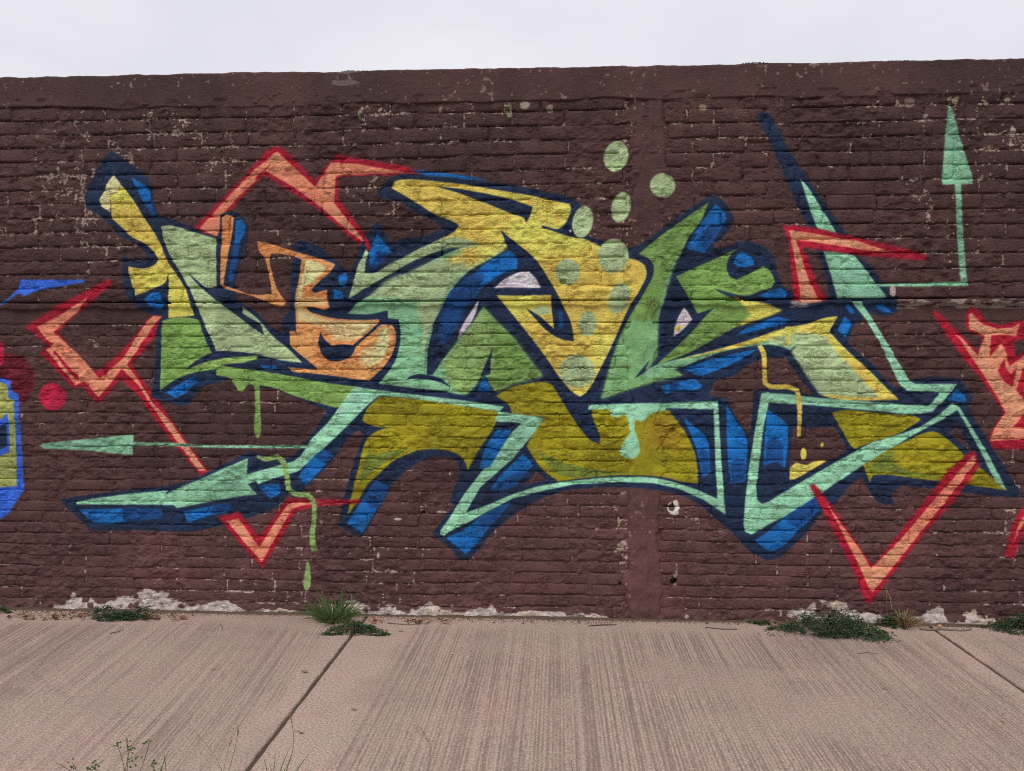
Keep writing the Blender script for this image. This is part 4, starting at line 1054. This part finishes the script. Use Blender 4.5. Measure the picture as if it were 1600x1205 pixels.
def creeper(px, py, rx, ry, h, n, label, seed, lobes=(), cat='weed', name='creeping_weed', tall=0.0):
    """low mat of small leaves growing out of the crack; lobes are further centres (dx, dy, rx, ry, h, share)"""
    r = random.Random(seed)
    c = ground_pt(px, py)
    root = empty(name, c); tag(root, label, cat)
    st, lf = Bag(), Bag()
    spots = [(0, 0, rx, ry, h, 1.0)] + list(lobes)
    for (dx, dy, ax, ay, hh, share) in spots:
        for s_ in range(int(26 * share)):
            an = r.uniform(0, 2 * math.pi); q = math.sqrt(r.random())
            a = Vector((dx * 0.6, dy * 0.6, 0.004)); e_ = Vector((dx + math.cos(an) * ax * q, dy + math.sin(an) * ay * q, 0.006 + hh * r.random() * (1 - q * q)))
            mid = (a + e_) / 2 + Vector((r.uniform(-.02, .02), r.uniform(-.02, .02), hh * 0.5))
            st.tube([a, mid, e_], [0.0016, 0.0013, 0.0008], r.random(), 4)
        tips_ = [(r.uniform(0, 2 * math.pi), math.sqrt(r.random()), r.uniform(.25, 1.25)) for _ in range(max(5, int(n * share / 26)))]
        for k in range(int(n * share)):
            ta, tq, th = r.choice(tips_)
            an = ta + r.gauss(0, .16) / max(.25, tq); q = min(1.25, abs(tq + r.gauss(0, .09))) * (1 + 0.22 * math.sin(an * 3 + seed) + 0.12 * math.sin(an * 7 + 2 * seed))
            z = 0.003 + hh * max(0, 1 - q * q) * th * (0.45 + 0.55 * r.random()) + (tall * max(0, r.random() - .9) * 6 if q < .6 else 0)
            p = Vector((dx + math.cos(an) * ax * q, dy + math.sin(an) * ay * q, z))
            if p.y + c.y > -0.012: p.y = -0.012 - c.y - r.random() * 0.02
            d = Vector((math.cos(an) + r.gauss(0, .8), math.sin(an) + r.gauss(0, .8) - .3, r.uniform(-.2, .9)))
            lf.leaf(p, d, Vector((r.gauss(0, .3), r.gauss(0, .3), 1)), r.uniform(.009, .018), r.uniform(.005, .010), r.random() ** 1.4)
    tag(st.build('stems', M_STEM, root), kind='stuff')
    tag(lf.build('leaves', M_WEED, root), kind='stuff')
    return root

creeper(188, 966, 0.17, 0.055, 0.035, 1300, 'small dark green creeping weed at the left foot of the wall, among dry leaves', 1, [(-0.12, 0.05, .08, .03, .05, .2), (0.0, -0.035, .06, .02, .02, .15), (.12, .05, .06, .02, .07, .12)])
creeper(-4, 957, 0.07, 0.04, 0.05, 300, 'tiny green weed cut off by the left edge of the picture, by the wall', 2)
creeper(556, 987, 0.16, 0.075, 0.032, 1300, 'flat dark green rosette weed spreading over the pavement joint below the grass tuft', 3, [(.06, .01, .08, .04, .012, .3), (-.04, .05, .10, .04, .04, .4)])
creeper(1296, 988, 0.30, 0.13, 0.115, 3000, 'largest dark green creeping weed, spread over the pavement below the red and orange zigzag', 4, [(0.06, .05, .12, .04, .115, .25), (.06, -.06, .16, .05, .03, .22), (-.22, .02, .10, .07, .035, .16)], tall=0.02)
creeper(1392, 973, 0.07, 0.05, 0.085, 700, 'small green weed between the largest creeping weed and the tuft of straw', 5, [(-.05, .0, .05, .04, .05, .3)])
creeper(1192, 976, 0.035, 0.025, 0.03, 170, 'tiny bright green weed seedling at the foot of the wall right of the concrete column', 6, [(-.05, .01, .03, .02, .02, .3)])
creeper(1598, 984, 0.20, 0.075, 0.08, 1900, 'dark green creeping weed at the right edge of the picture, under the red letters', 7, [(-.03, .03, .06, .02, .11, .12)])

# grass tuft at the pavement joint
def tuft(name, px, py, tips, label, cat, mat, width, n_low, seed, spread, lowlen, extra=None):
    r = random.Random(seed); c = ground_pt(px, py); root = empty(name, c); tag(root, label, cat)
    low = Bag()
    for k in range(n_low):
        an = r.uniform(0, 2 * math.pi); q = r.random() * 0.3
        p = Vector((math.cos(an) * spread * q, min(math.sin(an) * 0.03, -c.y - 0.01), 0.0))
        ln = lowlen * r.uniform(.45, 1.1); fl = r.uniform(.15, 1.2)
        t = p + Vector((math.cos(an) * ln * math.cos(fl), math.sin(an) * ln * math.cos(fl) * .6 - .03, ln * math.sin(fl)))
        if t.y + c.y > -0.01: t.y = -0.012 - c.y
        low.blade(p, t, ln * .16, width * r.uniform(.6, 1.2), r.random())
    tag(low.build('short_blades', mat, root), kind='stuff')
    for (tx_, ty_, dy, sag) in tips:
        B = Bag(); x, z = on_wall(tx_, ty_, c.y + dy)
        p = Vector((r.uniform(-.04, .04), r.uniform(-.01, .01), 0)); B.blade(p, Vector((x - c.x, dy, z)), sag, width * .8, r.random(), 7)
        B.build('blade', mat, root)
    return root, c
def stalk(root, c, tip, base, dy, mat, rad, sag=0.0, seeds=0, seed=0, bend=0.0):
    r = random.Random(seed); B = Bag()
    x, z = on_wall(*tip, c.y + dy); bx_, bz_ = base
    p0 = Vector((bx_, 0, bz_)); p1 = Vector((x - c.x, dy, z)); pts = []
    for k in range(9):
        t = k / 8; pts.append(p0 + (p1 - p0) * t + Vector((bend * 4 * t * (1 - t), 0, sag * 4 * t * (1 - t))))
    B.tube(pts, [rad * (1 - .5 * k / 8) for k in range(9)], r.random(), 4)
    for k in range(seeds):
        t = 0.72 + 0.28 * k / max(1, seeds - 1); q = p0 + (p1 - p0) * t + Vector((bend * 4 * t * (1 - t), 0, sag * 4 * t * (1 - t)))
        d = Vector((r.choice((-1, 1)) * .5, r.uniform(-.4, .4), .8)); B.leaf(q, d, Vector((0, -1, 0)), .011, .004, r.random())
    return B.build('stalk', mat, root)
tf, c0 = tuft('grass_tuft', 522, 972, [(484, 908, -.01, .01), (493, 925, -.02, .01), (505, 932, -.02, .0), (512, 918, -.01, .0), (537, 912, -.01, .0), (552, 920, -.02, .01), (562, 935, -.02, .01), (478, 942, -.04, .02), (470, 958, -.06, .02), (476, 972, -.10, .03), (585, 948, -.03, .03), (596, 960, -.06, .03),
      (530, 935, -.02, 0), (546, 902, -.01, .0), (570, 915, -.01, .01), (490, 962, -.09, .03)],
      'green grass tuft with long upright blades growing against the wall at the left pavement joint', 'grass tuft', M_GRASS, 0.0062, 260, 11, 0.28, 0.17)
for (tip, bend, sd) in (((557, 828), 0.03, 1), ((592, 864), 0.02, 2), ((560, 838), -.02, 3), ((602, 905), .02, 4)):
    stalk(tf, c0, tip, (0.04, 0), -.005, M_STEM, 0.0011, 0, 5, sd, bend)
B = Bag(); r_ = random.Random(8)
for k in range(26):
    an = r_.uniform(0, 6.28); ln = r_.uniform(.05, .15); t = Vector((math.cos(an) * ln, -.02 - abs(math.sin(an)) * ln * .8, r_.uniform(.0, .06)))
    B.blade(Vector((r_.gauss(0, .02), -.01, 0)), t, .015, .004, r_.random())
tag(B.build('dead_blades', M_STRAW, tf), kind='stuff')
st, c1 = tuft('straw_tuft', 1412, 978, [(1395, 965, -.05, .03), (1442, 983, -.07, .03), (1425, 1000, -.12, .03), (1418, 1006, -.14, .02), (1440, 968, -.02, .02), (1400, 957, -.02, .01), (1448, 990, -.06, .02)],
      'dry straw coloured grass tuft at the foot of the wall, right of the green weeds', 'dry grass', M_STRAW, 0.0045, 150, 12, 0.14, 0.11)
dr = empty('dried_stalk', ground_pt(1366, 962)); tag(dr, 'tall dried forked brown stalk standing in front of the lowest red point', 'dried stalk')
cdr = dr.location.copy()
stalk(dr, cdr, (1385, 921), (0, 0), -.01, M_STRAW, 0.0017, 0, 0, 21); 
B = Bag(); xa, za = on_wall(1384, 919, cdr.y - .01); xb_, zb_ = on_wall(1393, 952, cdr.y - .01)
B.tube([Vector((xa - cdr.x, -.01, za)), Vector(((xa + xb_) / 2 - cdr.x + .01, -.012, (za + zb_) / 2)), Vector((xb_ - cdr.x, -.01, zb_))], .0019, .7, 5); B.build('bent_tip', M_STRAW, dr)

# twigs and sticks on the ground
def stick(pxs, rad, label, seed, zlift=0.0, name='twig', cat='twig', mat=None):
    r = random.Random(seed); P_ = [ground_pt(*p) for p in pxs]; c = P_[0].copy()
    root = Bag(); pts = []
    for a, b2 in zip(P_[:-1], P_[1:]):
        for k in range(4): pts.append(a + (b2 - a) * k / 4 - c + Vector((r.gauss(0, rad * .6), r.gauss(0, rad * .6), rad + zlift)))
    pts.append(P_[-1] - c + Vector((0, 0, rad)))
    root.tube(pts, [rad * (1 - .5 * k / len(pts)) * r.uniform(.85, 1.15) for k in range(len(pts))], r.random(), 6)
    o = root.build(name, mat or M_TWIG, None, smooth=True); o.location = c; tag(o, label, cat)
stick(((1436, 984), (1450, 986), (1475, 985), (1500, 987), (1518, 985)), 0.0065, 'thick grey brown stick lying along the foot of the wall at the right', 31)
stick(((920, 979), (945, 977), (963, 977)), 0.0035, 'short dark twig at the foot of the wall just left of the concrete column', 32)
stick(((1103, 981), (1130, 984), (1152, 984)), 0.004, 'dark twig lying against the wall left of the tiny bright weed', 33)
stick(((1339, 1022), (1355, 1020), (1371, 1022)), 0.0017, 'thin reddish twig on the bare pavement below the largest weed', 34)
stick(((172, 990), (183, 988), (194, 984)), 0.0022, 'crooked little brown twig on the pavement below the left weed', 35)
stick(((518, 984), (530, 987), (543, 984), (556, 985)), 0.0035, 'brown twig beside the flat rosette weed', 36)
stick(((605, 974), (640, 977), (672, 973)), 0.0026, 'long brown twig among dry leaves right of the grass tuft', 37)
stick(((345, 976), (348, 982), (347, 986)), 0.0018, 'hair thin curved twig on the left pavement slab', 38)
stick(((655, 1135), (664, 1148), (668, 1158), (680, 1158)), 0.0009, 'hair thin bent rootlet lying on the middle slab', 39)
# dry leaves
def dry_mesh(seed, ln, wd):
    r = random.Random(seed); V, F = [], []
    cu = r.uniform(.3, .9); tw = r.uniform(-.5, .5)
    for i in range(6):
        t = i / 5; w = wd * math.sin(math.pi * min(1, t * .92 + .06)) ** .8 * .5
        z = .004 + cu * ln * .25 * (2 * t - 1) ** 2; a = tw * (t - .5)
        for s_ in (-1, 0, 1):
            V.append(((t - .5) * ln, s_ * w * math.cos(a), z + abs(s_) * w * .5 + s_ * w * math.sin(a)))
    for i in range(5):
        for j in range(2): F.append((i * 3 + j, i * 3 + j + 1, i * 3 + j + 4, i * 3 + j + 3))
    me = bpy.data.meshes.new('fallen_leaf'); me.from_pydata(V, [], F); me.materials.append(M_DRY); me.update(); return me
DM = [dry_mesh(k, l_, w_) for k, (l_, w_) in enumerate(((.065, .016), (.05, .014), (.04, .02), (.055, .011), (.035, .016)))]
rl = random.Random(5)
def leaves(n, px0, px1, py0, py1, label, group, big=1.0):
    for k in range(n):
        o = bpy.data.objects.new('fallen_leaf', rl.choice(DM))
        p = ground_pt(rl.uniform(px0, px1), rl.uniform(py0, py1)); p.z = rl.uniform(0, .008)
        o.location = p; o.rotation_euler = (rl.gauss(0, .25), rl.gauss(0, .25), rl.uniform(0, 6.28)); sc = rl.uniform(.7, 1.15) * big; o.scale = (sc, sc, sc)
        link(o); tag(o, label, 'leaf', group)
leaves(46, 0, 138, 961, 969, 'narrow dry brown leaf in the drift left of the small creeping weed', 'dry leaves drifted at the far left foot of the wall')
leaves(20, 222, 292, 963, 971, 'curled dry brown leaf just right of the small creeping weed', 'dry leaves between the left weed and the plaster strip')
leaves(26, 580, 700, 970, 977, 'flat reddish dry leaf in the row right of the grass tuft', 'dry leaves right of the grass tuft', .85)
leaves(9, 1203, 1240, 975, 984, 'pale dry leaf at the left end of the largest weed', 'dry leaves left of the largest weed')
leaves(4, 1570, 1600, 968, 978, 'pale dry leaf caught in the weed at the right edge', 'dry leaves caught in the right weed')
def single(px, py, label, sc=.6):
    o = bpy.data.objects.new('fallen_leaf', rl.choice(DM)); p = ground_pt(px, py); p.z = .001
    o.location = p; o.rotation_euler = (0, 0, rl.uniform(-.5, .5)); o.scale = (sc, sc, sc); link(o); tag(o, label, 'leaf')
single(476, 1052, 'thin reddish dry leaf alone on the left slab beside the joint', .9)
single(335, 1047, 'tiny dark leaf alone in the middle of the left slab', .5)
single(289, 975, 'dark curled leaf on the pavement near the plaster strip', .6)
single(37, 981, 'tiny dark leaf near the left edge of the pavement', .35)
single(1380, 1077, 'tiny brown leaf alone on the right part of the middle slab', .5)
single(1566, 1128, 'tiny brown leaf near the right edge, below the right joint', .55)
single(463, 1144, 'dark speck of leaf on the smooth strip beside the joint', .35)
single(471, 1147, 'second, larger dark speck of leaf on the smooth strip beside the joint', .45)
single(553, 1110, 'greyish leaf scrap in the middle of the smooth strip', .6)
# little stones
def stone(px, py, r0, col, label, z=0.0, name='pebble'):
    m, n, l, b = new_mat('stone_' + name, 0.8, col)
    rr = random.Random(int(px)); V, F = [], []; N, Mh = 9, 6
    for i in range(Mh + 1):
        for j in range(N):
            th = math.pi * i / Mh; ph = 2 * math.pi * j / N; q = r0 * (1 + rr.uniform(-.14, .14))
            V.append((q * 1.25 * math.sin(th) * math.cos(ph), q * math.sin(th) * math.sin(ph), q * .72 * math.cos(th) + r0 * .62))
    for i in range(Mh):
        for j in range(N): F.append((i * N + j, i * N + (j + 1) % N, (i + 1) * N + (j + 1) % N, (i + 1) * N + j))
    o = mesh_obj(name, V, F, m); o.location = ground_pt(px, py) + Vector((0, 0, z)); tag(o, label, 'pebble')
stone(1468, 984, 0.013, (0.42, 0.24, 0.13), 'orange brown pebble resting by the thick stick at the right foot of the wall', 0.012)
stone(626, 987, 0.009, (0.38, 0.27, 0.17), 'tan pebble right of the flat rosette weed')
stone(707, 1022, 0.005, (0.6, 0.5, 0.35), 'tiny cream pebble on the middle slab')
# crumbs of soil and litter all along the crack
r = random.Random(77); Bc = Bag()
for k in range(9000):
    x = r.uniform(XL, XR); y = -0.012 - abs(r.gauss(0, .020)) * (2.3 if (on_wall(580, 970)[0] < x < on_wall(960, 970)[0] or x < on_wall(300, 970)[0]) else 1.0)
    s_ = r.uniform(.001, .0042) * (2 if r.random() < .08 else 1)
    p = Vector((x, y, .0005)); i = len(Bc.v)
    Bc.v += [p + Vector((-s_, 0, 0)), p + Vector((s_ * .4, -s_, 0)), p + Vector((s_, s_ * .6, 0)), p + Vector((0, 0, s_ * .9))]
    Bc.f += [(i, i + 1, i + 3), (i + 1, i + 2, i + 3), (i + 2, i, i + 3)]; Bc.t += [r.random()] * 4
M_CRUMB = leaf_mat('litter_crumb', (0.06, 0.035, 0.022), (0.30, 0.20, 0.13), 0.9)
tag(Bc.build('soil_litter', M_CRUMB, None), 'crumbs of soil and dead plant bits along the foot of the wall', kind='stuff')

# soil washed into the corner between wall and pavement
sx_ = np.arange(XL, XR, 0.008); rows = []
amp = 0.35 + 0.9 * fbm(sx_, sx_ * 0, 2.3, 4, 90)
for k_, (yy, zz) in enumerate(((0.004, .010), (-.007, .007), (-.015, .004), (-.024, .0015), (-.034, -.004))):
    rows.append(np.stack([sx_, yy * amp - 0.004, np.maximum(-.004, zz * amp * (0.6 + .8 * fbm(sx_, sx_ * 0 + k_, 30, 3, 91)))], -1))
tag(mesh_obj('soil_seam', np.concatenate(rows), grid_faces(len(sx_), 5)[:, ::-1], M_DIRT), 'dark soil packed into the corner between wall and pavement', kind='stuff')

# plant growing out of the ledge, painted over with the mural
lx, lz = on_wall(1016, 473); lp = empty('ledge_plant', (lx, -0.004, lz)); tag(lp, 'tiny plant sprouting from the ledge crack in the middle of the green letter', 'plant')
M_LP = leaf_mat('painted_leaf', (0.12, 0.13, 0.04), (0.34, 0.32, 0.12), 0.7)
B = Bag(); S_ = Bag()
for k in range(30):
    an = r.uniform(0, 6.28); q = r.random(); p = Vector((math.cos(an) * .042 * q, -.006 - r.random() * .02, math.sin(an) * .026 * q))
    B.leaf(p, Vector((math.cos(an), -.5, math.sin(an) * .8)), Vector((0, -1, .5)), r.uniform(.010, .02), r.uniform(.007, .012), r.random())
    if k % 4 == 0: S_.tube([Vector((0, .01, 0)), p * .6, p], .0009, .4, 4)
B.build('leaves', M_LP, lp); S_.build('stems', M_STEM, lp)
# moss on the beam
def moss(px0, px1, py, n_, h, label, col):
    x0, z0 = on_wall(px0, py); x1, _ = on_wall(px1, py); c = Vector(((x0 + x1) / 2, 0.02, top_z((x0 + x1) / 2)))
    B = Bag()
    for k in range(n_):
        t = r.random(); x = x0 + (x1 - x0) * t; hh = h * (math.sin(math.pi * t) ** .5) * r.random()
        p = Vector((x - c.x, r.uniform(-.03, .06), top_z(x) - c.z + hh - .004))
        B.leaf(p, Vector((r.gauss(0, 1), r.gauss(0, 1), .1)), Vector((0, 0, 1)), .007, .007, r.random())
    m = leaf_mat('moss', *col); o = B.build('moss_clump', m, None); o.location = c; tag(o, label, 'moss')
moss(1158, 1200, 99, 900, .011, 'dark mossy clump on top of the wall above the navy spike', ((0.012, .014, .008), (.05, .055, .025)))
moss(1365, 1432, 94, 900, .004, 'thin black crust on top of the wall left of the upright green arrow', ((0.008, .007, .007), (.03, .025, .02)))
moss(533, 580, 113, 400, .006, 'pale lichen along the top of the wall above the red peak', ((0.14, .13, .10), (.22, .20, .17)))

# grass and weeds of the verge, whose tips reach into the bottom of the picture
def sprig(name, px, label, cat, blades, stalks=(), leaves_=(), mat=M_GRASS, y0=-1.96):
    x, _ = on_wall(px, 1200, y0); root = empty(name, (x, y0, -.015)); tag(root, label, cat); c = Vector((x, y0, -.015)); rr = random.Random(int(px))
    for (tx_, ty_, sag) in blades:
        B = Bag(); bx_, bz_ = on_wall(tx_, ty_, y0 + .02); B.blade(Vector((rr.uniform(-.02, .02), 0, 0)), Vector((bx_ - c.x, .02, bz_ - c.z)), sag, .0042, rr.random(), 7); B.build('blade', mat, root)
    for (tx_, ty_, sg, sd, bend) in stalks:
        B = Bag(); bx_, bz_ = on_wall(tx_, ty_, y0 + .02); p0 = Vector((rr.uniform(-.02, .02), 0, 0)); p1 = Vector((bx_ - c.x, .02, bz_ - c.z))
        pts = [p0 + (p1 - p0) * k / 8 + Vector((bend * 4 * (k / 8) * (1 - k / 8), 0, 0)) for k in range(9)]
        B.tube(pts, [.0011] * 9, rr.random(), 4)
        for k in range(sd):
            t = 1 - .16 * k / max(1, sd); q = p0 + (p1 - p0) * t + Vector((bend * 4 * t * (1 - t), 0, 0)); d = (p1 - p0).normalized() + Vector((rr.choice((-.25, .25)), 0, 0))
            B.leaf(q, d, Vector((0, -1, 0)), .013, .0035, .5 + .5 * rr.random())
        B.build('stalk', M_STRAW if sd else M_STEM, root)
    if leaves_:
        B = Bag()
        for (tx_, ty_, n_, sp) in leaves_:
            bx_, bz_ = on_wall(tx_, ty_, y0 + .01)
            for k in range(n_):
                B.leaf(Vector((bx_ - c.x + rr.gauss(0, sp), .01 + rr.gauss(0, .01), bz_ - c.z + rr.gauss(0, sp))), Vector((rr.gauss(0, 1), rr.gauss(0, .5), rr.random())), Vector((0, -1, .4)), rr.uniform(.009, .017), rr.uniform(.006, .009), rr.random())
        B.build('leaves', M_GRASS, root)
sprig('verge_weed', 200, 'small leafy weed with a brown seed head at the bottom left of the picture', 'weed', [], [(198, 1157, 0, 9, .01), (183, 1165, 0, 0, .01), (206, 1164, 0, 0, -.01), (233, 1158, 0, 0, .01)], [(183, 1165, 6, .01), (206, 1170, 12, .014), (233, 1160, 6, .007), (205, 1188, 8, .012)])
sprig('verge_weed', 130, 'low wiry weed with small green leaves in the bottom left corner', 'weed', [], [(88, 1192, 0, 0, .02), (162, 1188, 0, 0, -.02), (112, 1190, 0, 0, .0)], [(145, 1202, 14, .014), (112, 1200, 6, .01)])
sprig('verge_weed', 245, 'green leafy weed with two thin dark stems at the bottom, left of the seed grasses', 'weed', [(266, 1168, .0), (258, 1182, .0)], [(256, 1180, 0, 0, .01)], [(236, 1201, 14, .014)])
sprig('seed_grass', 350, 'thin grass with pale drooping seed heads at the bottom, left of the pavement joint', 'grass', [(335, 1180, .01)], [(308, 1148, 0, 6, .03), (361, 1160, 0, 8, -.01), (372, 1138, 0, 7, .01)])
sprig('seed_grass', 430, 'spray of thin green grass blades at the bottom, crossing the pavement joint', 'grass', [(411, 1180, 0), (431, 1177, 0), (455, 1164, .01), (459, 1167, .0), (454, 1187, 0), (488, 1171, 0), (420, 1192, 0), (497, 1196, 0)], [(452, 1116, 0, 8, .04)])
sprig('seed_grass', 895, 'single tiny grass blade at the bottom of the middle slab', 'grass', [(893, 1188, 0)], [])
# short grass all over the verge
r = random.Random(91); Bg = Bag()
for k in range(9000):
    x = r.uniform(XL - 1, XR + 1); y = EDGE - .06 - r.random() * .46; h_ = r.uniform(.015, .05)
    p = Vector((x, y, -.03)); Bg.blade(p, p + Vector((r.gauss(0, .02), r.gauss(0, .02), h_ + .01)), 0, .003, r.random(), 2)
tag(Bg.build('verge_grass', M_GRASS, None), 'short grass growing on the verge beside the pavement', kind='stuff')
